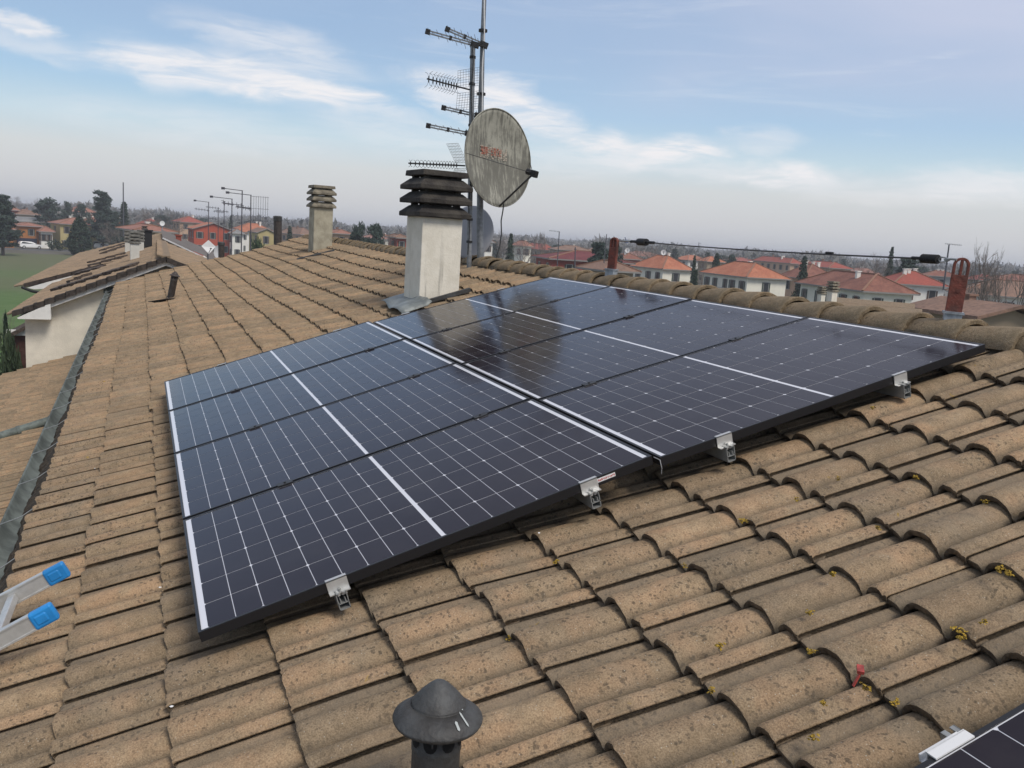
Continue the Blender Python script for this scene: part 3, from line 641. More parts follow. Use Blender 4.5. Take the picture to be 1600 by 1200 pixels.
def boom_antenna(label, p0, p1, n=11, el0=.13, el1=.34, deep=(.35, .94, .03), r_=.015, cap=True, name='tv_antenna', m=M_MAST):
    """log periodic: twin boom from tip p0 to mast p1, rods pointing along `deep`"""
    p0, p1 = Vector(p0), Vector(p1); t = thing(name, label, 'antenna', tuple(p1)); up = Vector((0, 0, 1)); dp = Vector(deep).normalized()
    mb = MB(); mb.bar(p0 + up * .014, p1 + up * .014, r_, r_); mb.bar(p0 - up * .014, p1 - up * .014, r_, r_); mb.build('boom', m, t, tuple(p1))
    mb = MB()
    for k in range(n):
        f = (k + .6) / n; c = p0.lerp(p1, f); l = el0 + (el1 - el0) * f; s_ = 1 if k % 2 else -1
        mb.tube([c + up * .014, c + up * .014 + dp * (l * s_)], .0028, 5); mb.tube([c - up * .014, c - up * .014 - dp * (l * s_)], .0028, 5)
    mb.build('elements', m, t, tuple(p1))
    mb = MB(); d = (p1 - p0).normalized(); mb.bar(p0 - d * .01, p0 + d * .045, .045, .055); c = p0.lerp(p1, .5); mb.bar(c - d * .015, c + d * .015, .026, .05); mb.bar(p1 - d * .05, p1 + d * .05, .07, .06); mb.build('end_cap', M_RUBBER, t, tuple(p1)); return t
vd = (FW.x, FW.y, 0)
boom_antenna('topmost log-periodic aerial, its dark tip left of the tall mast', at(697, 45, DM - .05), at(756, 70, DM - .05), deep=vd)
boom_antenna('log-periodic aerial on the very top of the thinner mast', at(666, 49, DB), at(742, 70, DB), deep=vd)
boom_antenna('log-periodic aerial joining the thick mast just above the big dish', at(691, 168, DM - .05), at(748, 181, DM - .05), deep=vd)
boom_antenna('lowest log-periodic aerial, beside the upper left rim of the big dish', at(667, 196, DB), at(733, 209, DB), deep=vd)
# UHF yagi with grid reflector
def grid_yagi(label, p0, p1, n, disc, panel, deep, dark=True):
    p0, p1 = Vector(p0), Vector(p1); t = thing('grid_antenna', label, 'antenna', tuple(p1)); d = (p1 - p0).normalized(); dp = Vector(deep).normalized(); up = Vector((0, 0, 1)); 
    mb = MB(); mb.bar(p0, p1, .016, .016); mb.build('boom', M_RUBBER, t, tuple(p1))
    mb = MB()
    for k in range(n):
        f = (k + .3) / n; f = f ** .8 * (.70 if n < 12 else .88); c = p0.lerp(p1, f); s_ = disc * (1 + .1 * f)
        hb_ = .035 if n < 12 else .018; mb.bar(c - up * hb_, c + up * hb_, .018, .010)
        for a, b in ((dp, up), (dp, -up), (-dp, up), (-dp, -up)): mb.tube([c + b * .02, c + b * s_ * .8 + a * s_ * .35, c + b * s_ + a * s_ * .9], .0022, 4)
    mb.build('directors', M_RUBBER, t, tuple(p1))
    mb = MB(); w_, h_, tilt = panel
    for s_ in (1, -1):
        o = p0.lerp(p1, .93) + up * s_ * .03; e1 = (up * s_ - d * tilt).normalized() * h_
        for i in range(9): q = dp * (w_ * (i / 8 - .5)); mb.tube([o + q, o + q + e1], .0018, 4)
        for i in range(8): q = e1 * (i / 7); mb.tube([o + q - dp * w_ / 2, o + q + dp * w_ / 2], .0018, 4)
    mb.build('reflector_grid', M_MAST, t, tuple(p1)); return t
gd = (FW * .75 - RT * .65); gd.z = 0
grid_yagi('aerial with small dark directors and a wire grid reflector halfway up the thinner mast', at(667, 123, DB), at(737, 141, DB), 10, .085, (.42, .20, .05), gd)
grid_yagi('long horizontal aerial whose directors show just above the cowl of the large chimney', at(638, 255, DB - .3), at(727, 259, DB - .3), 15, .04, (.22, .24, .55), gd)
# dishes
def dish(name, label, c, nrm, rad, m, depth=.14, rim=True, arm=None, cat='satellite dish', aspect=1.06, mback=None, mount=None):
    c = Vector(c); nrm = Vector(nrm).normalized(); up = Vector((0, 0, 1)); x = up.cross(nrm).normalized(); y = nrm.cross(x)
    rot = Matrix((x, y, nrm)).transposed().to_4x4(); t = thing(name, label, cat, tuple(c)); t.rotation_euler = rot.to_euler()
    mb = MB(); n = 56; prof = [(rad * q / 12, depth * rad * 2 * ((q / 12) ** 2 - 1)) for q in range(0, 13)]
    vs = [(0, 0, prof[0][1])]; fs = []
    for r_, z in prof[1:]:
        for k in range(n): a = 2 * math.pi * k / n; vs.append((r_ * math.cos(a), r_ * math.sin(a) * aspect, z))
    for k in range(n): fs.append((0, 1 + k, 1 + (k + 1) % n))
    for q in range(11):
        for k in range(n): a, b = 1 + q * n + k, 1 + q * n + (k + 1) % n; fs.append((a, a + n, b + n, b))
    mb.add(vs, fs, 0, True); o = mb.build('reflector', m, t); s_ = o.modifiers.new('solid', 'SOLIDIFY'); s_.thickness = .006; s_.offset = -1
    if rim:
        mb = MB(); pts = [(rad * math.cos(2 * math.pi * k / n), rad * aspect * math.sin(2 * math.pi * k / n), 0) for k in range(n + 1)]; mb.tube(pts, rad * .014, 6, caps=False); mb.build('rim', m, t)
    if mount:
        mb = MB(); mb.box(-.09, .09, -.12, .12, -depth * rad * 2 - .05, -depth * rad * 2 - .008); mb.box(-.05, .05, -.05, .05, -depth * rad * 2 - mount, -depth * rad * 2 - .05); mb.build('mount', M_ALUD, t)
    if arm:
        L = arm; mb = MB(); P = (0, -rad * aspect * .42, L); b = (0, -rad * aspect, -.01)
        mb.tube([b, P], rad * .022, 8); mb.build('arm', M_DKMET, t)
        mb = MB()
        for sx_ in (-1, 1): mb.tube([(sx_ * rad * .99, 0, 0), (0, -rad * aspect * .41, L * .98)], rad * .008, 5)
        mb.build('stay_rod', M_DKMET, t)
        mb = MB(); v = (Vector((0, 0, -.1)) - Vector(P)).normalized(); mb.tube([Vector(P) + v * .02, Vector(P) + v * .10], [.032, .036], 14); mb.bar(Vector(P) - v * .05, Vector(P) + v * .02, .055, .075); mb.build('feed_horn', M_RUBBER, t)
    return t
def dirty_dish():
    m = bpy.data.materials.new('dirty_dish_paint'); m.use_nodes = True; N = NT(m.node_tree); p = N.n['Principled BSDF']
    tc = N.new('ShaderNodeTexCoord').outputs['Object']; n = N.noise(N.new('ShaderNodeMapping', {0: tc, 3: (16, 2.0, 1)}).outputs[0], 1.6, 7, 0.72); n2 = N.noise(tc, 3.0, 4, 0.6); n3 = N.noise(tc, 60, 4, 0.7)
    sp = N.new('ShaderNodeSeparateXYZ', {0: tc}); y = sp.outputs[1]
    low_ = N.rng(y, .25, -.35)
    c = N.mix(N.rng(n2, .3, .7), (0.34, 0.335, 0.28, 1), (0.26, 0.255, 0.21, 1))
    f = N.math('MULTIPLY', N.rng(N.math('ADD', n, N.math('MULTIPLY_ADD', low_, .10, N.math('MULTIPLY', N.math('SUBTRACT', n2, .5), .5))), .45, .60), .62)
    c = N.mix(f, c, (0.055, 0.053, 0.045, 1)); c = N.mix(N.math('MULTIPLY', N.rng(n3, .55, .75), .5), c, (.12, .115, .095, 1))
    wh = N.math('MULTIPLY', N.rng(N.noise(N.new('ShaderNodeMapping', {0: tc, 1: (3, 1, 0), 3: (22, 3.0, 1)}).outputs[0], 1.6, 6, .7), .60, .72), N.math('MULTIPLY', low_, .6)); c = N.mix(wh, c, (.40, .39, .34, 1))
    N.l.new(c, p.inputs['Base Color']); p.inputs['Roughness'].default_value = .75; return m
M_DISH = dirty_dish()
dc = at(779.5, 247, DM - .16)
bk = (CAM - dc).normalized(); rt = RT.copy(); rt.z = 0; rt.normalize()
dn = (bk * .70 + rt * .70 + Vector((0, 0, .16)))
D1 = dish('satellite_dish', 'large round grey satellite dish with dark streaks and worn red lettering', dc, dn, .548, M_DISH, depth=.075, arm=.56, mount=.12, aspect=1.04)
# worn red lettering on a pale patch
def dz(x, y): r2 = (x * x + (y / 1.04) ** 2) / .548 ** 2; return .075 * .548 * 2 * (r2 - 1)
mb = MB(); mr = MB(); gg = random.Random(3)
def patch(mb_, x0, x1, y0, y1, dzz, m=0):
    mb_.add([(x0, y0, dz(x0, y0) + dzz), (x1, y0, dz(x1, y0) + dzz), (x1, y1, dz(x1, y1) + dzz), (x0, y1, dz(x0, y1) + dzz)], [(0, 1, 2, 3)])
for i in range(22):
    for j in range(7):
        if gg.random() < (.62 if j in (0, 6) or i > 17 else .80): x = -.25 + i * .0205; y = -.01 + j * .021 + .003 * gg.random(); patch(mb, x, x + .0205 * gg.uniform(.7, 1), y, y + .021 * gg.uniform(.6, 1), .007)
o = mb.build('peeled_label', mat('peeling_label', (.37, .32, .26), .8, .3, 40), D1)
glyph = ['111.101.111.001.111'.split('.'), '111.101.101.101.111'.split('.'), '110.101.110.101.110'.split('.'), '000.010.000.010.000'.split('.'), '111.100.110.100.111'.split('.'), '111.101.111.101.101'.split('.'), '011.100.010.001.110'.split('.'), '101.101.101.101.111'.split('.')]
M_REDL = mat('faded_red_print', (.36, .10, .06), .8, .35, 60)
for k, gph in enumerate(glyph[:8]):
    mr = MB()
    for j in range(5):
        for i in range(3):
            if gph[j][i] == '1' and gg.random() < .78: x = -.235 + k * .044 + i * .0115; y = .105 - j * .018; patch(mr, x, x + .010, y, y + .015, .0115)
    if mr.v: mr.build('letter', M_REDL, D1)
wpts = [Vector(at(787, 318, DM - .35)), Vector(at(786, 328, DM - .35)), Vector(at(783, 345, DM - .3)), Vector(at(783.5, 365, DM - .3)), Vector(at(781, 385, DM - .3)), Vector(at(776, 402, DM - .4)), Vector(at(774, 415, DM - .4))]
mb = MB(); mb.tube(wpts, .008, 6); mb.build('dish_cable', M_RUBBER, None, tuple(wpts[0]), label='black cable hanging from the bottom of the big dish to the ridge', cat='cable')
wpts = [Vector(at(831, 277, DM - .75)), Vector(at(834, 287, DM - .75)), Vector(at(839, 289, DM - .75)), Vector(at(839, 280, DM - .75))]
c2_ = at(737, 362, DM + .25)
nn = (bk * .86 - rt * .25 + Vector((0, 0, .25))) * 1
D2 = dish('satellite_dish', 'smooth pale grey dish half hidden behind the large chimney', at(735, 363, DM + .35), -nn, .30, mat('grey_dish_back', (.36, .37, .40), .6), depth=.09, aspect=1.12)
# small grid behind the masts left of the dish
# ------------------------------------------------------------------ lifeline posts and cable on the ridge
def life_post(label, base, yaw, h=.335, w_=.078):
    t = thing('anchor_post', label, 'post', base, (0, R(1.5), R(yaw)), 'red anchor posts of the ridge lifeline')
    mb = MB(); n = 16; th_ = .034
    def ringpts(w, top): 
        pts = [(-w, .055), (w, .055)]; pts += [(w * math.cos(math.pi * k / n), top - w + w * math.sin(math.pi * k / n)) for k in range(n + 1)]; return pts
    # body below the holes
    zb = h - .088
    mb.box(-w_ / 2, w_ / 2, -th_ / 2, th_ / 2, .05, zb)
    # arch strip with central web leaves two openings
    ro, ri = w_ / 2, w_ / 2 - .013; vs = []; fs = []
    path = [(1, 0)] + [(math.cos(math.pi * k / n), math.sin(math.pi * k / n)) for k in range(n + 1)] + [(-1, 0)]
    zc = h - ro
    for i, (c, s_) in enumerate(path):
        z0 = zb if i in (0, len(path) - 1) else None
        for rr in (ro, ri):
            z = zb if z0 is not None else zc + s_ * rr
            for yy in (-th_ / 2, th_ / 2): vs.append((c * rr, yy, z))
        if i: b = (i - 1) * 4; fs += [(b, b + 4, b + 5, b + 1), (b + 2, b + 3, b + 7, b + 6), (b, b + 2, b + 6, b + 4), (b + 1, b + 5, b + 7, b + 3)]
    mb.add(vs, fs); mb.box(-.0065, .0065, -th_ / 2 + .002, th_ / 2 - .002, zb, h - .012)
    mb.build('post_body', M_REDP, t, bevel=.002)
    mb = MB(); mb.tube([(.004, -th_ / 2 - .004, h - .17), (.004, th_ / 2 + .004, h - .17)], .010, 8); mb.build('bolt', mat('rusty_bolt', (.12, .04, .03), .7), t)
    mb = MB(); mb.box(-w_ / 2 - .006, w_ / 2 + .006, -.040, .040, -.10, .052, taper=.004); mb.box(-w_ / 2 - .010, w_ / 2 + .010, -.044, .044, .046, .058); mb.build('bracket', M_ZINC2 if False else mat('pale_galvanised', (.30, .33, .36), .5, .25, 20, metal=.3), t)
    return t
P1 = Vector((3.705, .51, 1.028)); P2 = Vector((3.705, 4.15, 1.038))
life_post('red lifeline anchor post with two slots on the ridge, nearest the right edge', tuple(P1), -44)
life_post('narrower looking red lifeline anchor post on the ridge, left end of the steel cable', tuple(P2), -62)
q1 = at_y(1495, 407, P1.y); q2 = at_y(966, 376, P2.y)
Lc = q2 - q1; F = lambda f: q1 + Lc * f
def at_on(px_):     # point of the cable line seen at that column
    lo, hi = 0.0, 1.0
    for _ in range(40):
        m_ = (lo + hi) / 2; p = F(m_) - CAM; x = 800 + FPX * p.dot(RT) / p.dot(FW)
        if x > px_: lo = m_
        else: hi = m_
    return (lo + hi) / 2
t = thing('lifeline_cable', 'long thin steel safety cable with black shock absorbers strung between the two red posts', 'cable', tuple(q1))
fa, fb, fc, fd = at_on(1466), at_on(1441), at_on(1010), at_on(998)
mb = MB(); n = 24; pts = []
for k in range(n + 1):
    f = fb + (fc - fb) * k / n; pts.append(F(f) + Vector((0, 0, -.012 * 4 * (k / n) * (1 - k / n))))
mb.tube(pts, .0050, 6); mb.build('cable', M_WIRE, t, tuple(q1))
mb = MB(); mb.tube([F(fa), F(fb)], .0225, 14)
for k in range(8): c = F(fa + (fb - fa) * (k + .5) / 8); d = Lc.normalized() * .0035; mb.tube([c - d, c + d], .0245, 14)
mb.tube([F(at_on(1441)), F(at_on(1425))], .009, 8); mb.build('shock_absorber', M_RUBBER, t, tuple(q1))
mb = MB(); mb.tube([F(fc), F(fd)], .030, 12); mb.tube([F(at_on(1022)), F(fc)], .012, 8); mb.tube([F(fd), F(at_on(986))], .012, 8); mb.build('shock_absorber', M_RUBBER, t, tuple(q1))
mb = MB()
for s_ in (-1, 1):
    mb.tube([F(at_on(1466)), F(at_on(1470)) + Vector((0, 0, s_ * .013)), F(at_on(1478)) + Vector((0, 0, s_ * .010)), F(at_on(1484))], .004, 6)
mb.tube([F(at_on(1476)), F(at_on(1486)) + Vector((0, 0, .006)), F(0) + Vector((0, 0, .004))], .006, 8)
mb.tube([F(at_on(986)), F(1)], .008, 6); mb.build('shackle', M_ALUD, t, tuple(q1))
mb = MB(); c = F(at_on(1296)); d = Lc.normalized() * .03; mb.tube([c - d, c + d], .0075, 8); mb.build('cable_sleeve', M_RUBBER, t, tuple(q1))
mb = MB(); q = at_y(979, 377, P2.y - .05); mb.box(q.x - .014, q.x + .014, q.y - .012, q.y + .012, q.z - .012, q.z + .014, taper=.004); mb.tube([q + Vector((0, 0, .0)), q + Vector((-.02, 0, .035))], .003, 5)
mb.build('cable_tag', mat('dark_blue_plastic', (.02, .05, .16), .5), None, tuple(q), label='small dark blue tag clipped on the lifeline near its left post', cat='tag')
# ------------------------------------------------------------------ aluminium ladder leaning at the eave
la = R(28); ld = Vector((math.cos(la), 0, math.sin(la))); E1 = Vector((-.455, .525, -.10)); E2 = Vector((-.445, .915, -.095))
t = thing('ladder', 'aluminium ladder with blue plastic rail ends reaching over the gutter at the left edge', 'ladder', tuple(E1 - ld * 1.6))
lb2 = tuple(E1 - ld * 1.6); up_ = Vector((-math.sin(la), 0, math.cos(la)))
for E in (E1, E2):
    mb = MB(); a = E - ld * 2.2
    mb.bar(a, E - ld * .02, .020, .054, up=up_)
    mb.bar(a + up_ * .028, E - ld * .02 + up_ * .028, .028, .006, up=up_); mb.bar(a - up_ * .028, E - ld * .02 - up_ * .028, .028, .006, up=up_)
    mb.build('rail', M_ALU, t, lb2)
    mb = MB(); mb.bar(E - ld * .080, E + ld * .004, .034, .068, up=up_); mb.bar(E - ld * .070, E - ld * .02, .039, .042, up=up_); mb.build('rail_cap', M_BLUE, t, lb2, bevel=.008)
for k in range(7):
    mb = MB(); o_ = -.21 - .28 * k; mb.bar(E1 + ld * o_ + Vector((0, .012, 0)), E2 + ld * o_ - Vector((0, .012, 0)), .030, .030, up=up_); mb.build('rung', M_ALU, t, lb2, bevel=.003)
# ------------------------------------------------------------------ little things on the near tiles
def tile_hit(px_, py_, n=-.13): return roof_pt(px_, py_, n)
M_YL = mat('yellow_lichen_crust', (.36, .235, .03), .95, .35, 60, .8, 90)
spots = [(1163, 808, 1), (1158, 808, .8), (1070, 878, .8), (1300, 890, .8), (1365, 633, .9), (1310, 742, .8), (1432, 740, .8), (1563, 882, 1.5), (1578, 888, 1.2), (1302, 890, .9), (1267, 950, 1), (1126, 1002, 1.4), (1270, 1010, 1), (1500, 978, 1.5), (1505, 988, 1.1), (1352, 1066, 1), (1113, 1070, 1), (1400, 1090, .9), (1288, 1092, .8), (1272, 1143, .9), (870, 872, .7), (795, 990, .5), (1246, 775, .7), (1372, 818, .8), (1540, 778, .9), (1540, 965, .9)]
for i, (x, y, s_) in enumerate(spots):
    p = tile_hit(x, y, -.125); mb = MB(); gg = random.Random(i)
    for k in range(16):
        a = gg.uniform(0, 6.28); r_ = gg.uniform(0, .013) * s_; rr = gg.uniform(.0025, .0055) * s_ ** .5; c = p + Vector((math.cos(a) * r_, math.sin(a) * r_, gg.uniform(-.020, -.006)))
        n = 6; mb.add([(c.x + rr * math.cos(q * 1.047 + a), c.y + rr * math.sin(q * 1.047 + a) , c.z + gg.uniform(-.003, .003)) for q in range(n)] + [(c.x, c.y, c.z + rr * .4)], [(q, (q + 1) % n, n) for q in range(n)])
    if i == 0: lich = thing('lichen', 'scattered crusts of yellow lichen growing between the foreground roof tiles', 'lichen', tuple(p)); lich['kind'] = 'stuff'; lichb = tuple(p); allm = MB()
    b0 = len(allm.v); allm.v += mb.v; allm.f += [tuple(b0 + q for q in f) for f in mb.f]; allm.m += mb.m; allm.sm += mb.sm
bpy.data.objects.remove(lich)
allm.build('lichen', M_YL, None, lichb, label='scattered crusts of yellow lichen growing between the foreground roof tiles', cat='lichen', kind='stuff')
p = tile_hit(1345, 1050, -.10); mb = MB(); q = tile_hit(1333, 1072, -.13); mb.bar(q, p, .006, .004); mb.bar(p - Vector((.004, .004, 0)), p + Vector((.012, .016, .006)), .016, .008)
mb.build('plastic_scrap', mat('red_plastic', (.33, .05, .04), .5, .3, 40), None, tuple(p), label='broken scrap of red plastic lying in a tile valley at lower right', cat='scrap')
for i, (x, y, s_, lab) in enumerate([(842, 833, .6, 'tiny white chip on the tiles right below the front frame'), (508, 1033, .5, 'small white chip on a tile left of the dark flue cap'), (250, 918, .6, 'small white chip on the tiles below the lower left panel corner'), (148, 732, .5, 'small white chip on the tiles beside the gutter'), (268, 1104, .6, 'small white chip on the tiles at the lower left of the photo')]):
    p = tile_hit(x, y, -.118); mb = MB(); gg = random.Random(i + 50); n = 6
    mb.add([(p.x + .011 * s_ * math.cos(q * 1.05) * gg.uniform(.6, 1.1), p.y + .011 * s_ * math.sin(q * 1.05) * gg.uniform(.6, 1.1), p.z + .002 * gg.random()) for q in range(n)] + [(p.x, p.y, p.z + .007 * s_)], [(q, (q + 1) % n, n) for q in range(n)])
    mb.build('mortar_chip', M_WP, None, tuple(p), label=lab, cat='chip', group='white chips on the tiles')
# ------------------------------------------------------------------ neighbouring row house beyond the far edge
HD = .9; hs, hc = math.sin(R(HD)), math.cos(R(HD))
Y2 = 20.0; PK = at_y(259.5, 405, Y2); EV = at_y(19, 492, Y2)
sl2 = math.degrees(math.atan2(PK.z - EV.z, PK.x - EV.x))
L2 = math.hypot(PK.z - EV.z, PK.x - EV.x)
nb_ = thing('row_house', 'cream neighbouring house with brown tiled gable roof beyond the far end of the gutter', 'house', (0, 25, -7.5)); nbb = (0, 25, -7.5)
Y3 = 29.5; EV3 = at_y(37, 446, Y3)
mapL = make_map(tuple(EV), 1, sl2, HD)
k2 = int(L2 / PITCH)
o = add_mesh('roof', tile_field('neighbour_roof', mapL, [L2 - PITCH * (k2 + 1 - k) + .02 for k in range(0, k2 + 1)], 0.0, 24, M_TILE2, 41, full=False), nb_); o.location = (0, -25, 7.5)
mapR = make_map((PK.x + 3.9, Y2, PK.z - 3.9 * math.tan(R(20))), -1, 20, 0)
mapR = make_map((PK.x + 3.9, Y2, PK.z - 3.9 * math.tan(R(20))), -1, 20, -HD)
def mapR(u, v, n, q=math.radians(20)):
    x = PK.x + 3.9 - (u * math.cos(q) - n * math.sin(q)); z = PK.z - 3.9 * math.tan(q) + u * math.sin(q) + n * math.cos(q)
    return (x * 1.0 + v * hs, Y2 + v, z)
o = add_mesh('roof', tile_field('neighbour_roof_right', mapR, [PITCH * k for k in range(0, 13)], 0.0, 13, M_TILE2, 42, full=False, mirror=True), nb_); o.location = (0, -25, 7.5)
# gable wall and white verge board
def yy(v): return Y2 + v
mb = MB(); wl = at_y(40, 540, 20.32).x; lowz = -7.5
mb.add([(wl, 20.32, lowz), (ex, 20.32, lowz), (PK.x + 3.2, 20.32, lowz), (PK.x + 3.2, 20.32, PK.z - 1.3), (PK.x, 20.32, PK.z - .12), (wl, 20.32, EV.z + (wl - EV.x) * math.tan(R(sl2)) - .14)], [(0, 1, 2, 3, 4, 5)])
mb.add([(wl, 20.32, lowz), (wl + .4, 44, lowz), (wl + .4, 44, EV.z), (wl, 20.32, EV.z + .05)], [(0, 1, 2, 3)])
mb.build('wall', M_RENDER, nb_, nbb)
mb = MB()
def strip(p, q, h0, h1, y0, y1):
    mb.add([(p.x, y0, p.z + h0), (q.x, y0, q.z + h0), (q.x, y0, q.z + h1), (p.x, y0, p.z + h1), (p.x, y1, p.z + h0), (q.x, y1, q.z + h0), (q.x, y1, q.z + h1), (p.x, y1, p.z + h1)], [(0, 1, 2, 3), (7, 6, 5, 4), (0, 4, 5, 1), (3, 2, 6, 7), (0, 3, 7, 4), (1, 5, 6, 2)])
s_l = EV + Vector((.12, 0, .0)); jn = EV + (PK - EV) * .24
pr = PK + Vector((1.0, 0, -1.0 * math.tan(R(20))))
strip(jn, PK, -.155, -.045, 20.03, 20.33); strip(PK, pr, -.155, -.045, 20.03, 20.33)
b0 = [(EV.x + .10, EV.z - .06), (jn.x, jn.z - .045), (jn.x, EV.z - .085), (EV.x + .12, EV.z - .085)]
mb.add([(x, 19.96, z) for x, z in b0] + [(x, 20.6, z) for x, z in b0], [(3, 2, 1, 0), (4, 5, 6, 7), (0, 1, 5, 4), (1, 2, 6, 5), (2, 3, 7, 6), (3, 0, 4, 7)])
mb.build('verge_board', M_WHITE, nb_, nbb)
mb = MB()
for k in range(15):   # dark verge tiles along the gable edge
    a = EV + (PK - EV) * (k / 15); b = EV + (PK - EV) * ((k + 1.08) / 15); s2 = .012 * (k % 2)
    strip(a + Vector((0, 0, .03)), b + Vector((0, 0, .005)), -.07, .055, 19.95, 20.20)
for k in range(5):
    a = PK + (pr - PK) * (k / 5); b = PK + (pr - PK) * ((k + 1) / 5); strip(a, b, -.07, .055, 19.95, 20.20)
mb.build('verge_tiles', mat('dark_verge_tile', (.045, .036, .030), .9, .35, 12), nb_, nbb)
mb = MB()
for k in range(34):
    y = k * .4; mb.bar((PK.x + y * hs, Y2 + y, PK.z + .045), (PK.x + (y + .42) * hs, Y2 + y + .42, PK.z + .055), .20, .07)
mb.build('ridge_tiles', M_TILE2, nb_, nbb)
# far edge of its right slope: white metal trim, then the next roof a little higher
a = at_y(254, 372, 33.0); b = at_y(327, 406, 33.0); dd = b - a
mb = MB(); mb.bar(a, b + dd * .3, .10, .05); mb.build('metal_trim', mat('white_metal_trim', (.62, .62, .62), .5), nb_, nbb)
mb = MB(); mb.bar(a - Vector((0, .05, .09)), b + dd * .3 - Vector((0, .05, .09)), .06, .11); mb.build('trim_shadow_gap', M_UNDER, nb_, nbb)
# third house of the row
h3 = thing('row_house', 'third house of the brown roofed row, white boxed eave jutting over the field', 'house', (0, 40, -7.5)); h3b = (0, 40, -7.5)
mb = MB(); ra = Vector(a) + Vector((0, .05, .02)); 
mb.add([(ra.x, 33, ra.z), (b.x + 2.4, 33, b.z - .9), (b.x + 2.8, 52, b.z - .9), (ra.x + .3, 52, ra.z)], [(0, 1, 2, 3)])
mb.build('roof', mat('grey_brown_roof', (.14, .12, .105), .9, .25, 3), h3, h3b)
sl3 = math.degrees(math.atan2(PK.z - .14 - EV3.z, PK.x + .15 - EV3.x)); L3 = math.hypot(PK.z - .14 - EV3.z, PK.x + .15 - EV3.x)
map3 = make_map(tuple(EV3), 1, sl3, HD); k3 = int(L3 / PITCH)
o = add_mesh('roof', tile_field('third_roof', map3, [L3 - PITCH * (k3 + 1 - k) for k in range(0, k3 + 1)], 0, 26, M_TILE2, 43, full=False, skip=None), h3); o.location = (0, -40, 7.5)
mb = MB(); P3 = Vector((PK.x + .15, Y3, PK.z - .14)); j3 = EV3 + (P3 - EV3) * .30
for k in range(5):
    aa = EV3 + (P3 - EV3) * (k * .11); bb = EV3 + (P3 - EV3) * ((k + 1.05) * .11); strip(aa, bb, -.07, .06, Y3 - .05, Y3 + .2)
mb.build('verge_tiles', mat('dark_verge_tile2', (.05, .038, .032), .9, .3, 12), h3, h3b)
mb = MB(); b0 = [(EV3.x + .10, EV3.z - .07), (j3.x, j3.z - .06), (j3.x, EV3.z - .02), (EV3.x + .3, EV3.z - .11)]
mb.add([(x, Y3 - .04, z) for x, z in b0] + [(x, Y3 + .6, z) for x, z in b0], [(3, 2, 1, 0), (4, 5, 6, 7), (0, 1, 5, 4), (1, 2, 6, 5), (2, 3, 7, 6), (3, 0, 4, 7)])
strip(j3, EV3 + (P3 - EV3) * .5, -.17, -.06, Y3 - .04, Y3 + .3); mb.build('verge_board', M_WHITE, h3, h3b)
mb = MB(); mb.box(EV3.x + 1.0, PK.x + 3, Y3 + .3, Y3 + 25, -7.5, EV3.z + .2); mb.build('wall', M_RENDER, h3, h3b)
mb = MB(); mb.tube([EV3 + Vector((-.05, -.02, -.06)), EV3 + Vector((.25, -.2, -.16)), EV3 + Vector((.75, -.3, -.22))], .045, 8); mb.build('downpipe', M_RUBBER, h3, h3b)
# rows of lifted tiles and grey underlay on the left slope
nL = Vector((-math.sin(R(sl2)) * hc, math.sin(R(sl2)) * hs, math.cos(R(sl2))))
nL3 = Vector((-math.sin(R(sl3)) * hc, math.sin(R(sl3)) * hs, math.cos(R(sl3))))
def sp(px_, py_, up=.10):
    a = hit(px_, py_, EV + Vector((0, 0, up)), nL); b = hit(px_, py_, EV3 + Vector((0, 0, up)), nL3)
    return b if (b.y > Y3 and (b - CAM).length < (a - CAM).length) else a
M_STACK = mat('weathered_tile_edge', (.075, .056, .044), .95, .4, 14, .4, 30)
rows = [((86, 452.5), (211, 413.5)), ((106, 441), (141, 428)), ((123, 427.5), (159, 416.5)), ((137, 415.5), (200, 399)), ((138, 410.5), (195, 395.5)), ((161, 395.5), (194, 384.5)), ((159, 391), (193, 381))]
rl = ['nearest and longest row', 'short row at the lower left', 'short row above the grey strip', 'row in front of the white chimneys', 'row just behind the chimneys line', 'second farthest row', 'farthest row']
for i, (pa, pb_) in enumerate(rows):
    a_, b_ = sp(*pa), sp(*pb_); n = max(3, int((b_ - a_).length / .33)); mb = MB(); gg = random.Random(i)
    for k in range(n):
        p_ = a_.lerp(b_, k / n); q_ = a_.lerp(b_, (k + .97) / n); z = gg.uniform(-.012, .012); mb.bar(p_ + Vector((0, .17, z)), q_ + Vector((0, .17, z - .02)), .34, .09, up=nL)
    o = mb.build('lifted_tile_row', [M_STACK], None, tuple(a_), label='%s of stacked loose tiles on the neighbouring roof' % rl[i], cat='tile stack', group='rows of lifted tiles on the neighbouring roof')
for i, (q, lab) in enumerate([([(139, 436), (176, 423), (180, 419), (150, 427)], 'grey underlay sheet showing between the nearest tile rows'), ([(152, 424), (180, 411.5), (184, 408), (160, 414)], 'grey underlay sheet left of the front white chimney'), ([(88, 458), (102, 453), (106, 451), (95, 454)], 'small grey underlay patch near the gable edge')]):
    mb = MB(); c = [sp(x, y, .035) for x, y in q]; mb.add([tuple(p_) for p_ in c] + [tuple(p_ - nL * .02) for p_ in c], [(0, 1, 2, 3), (7, 6, 5, 4), (0, 4, 5, 1), (1, 5, 6, 2), (2, 6, 7, 3), (3, 7, 4, 0)])
    mb.build('underlay_sheet', mat('grey_underlay%d' % i, (.33, .35, .34), .8, .12, 3), None, tuple(c[0]), label=lab, cat='roof underlay')
M_SLOT = mat('grey_cowl', (.13, .125, .11), .9, .3, 8); M_CW = mat('white_chimney_paint', (.60, .585, .53), .9, .08, 4)
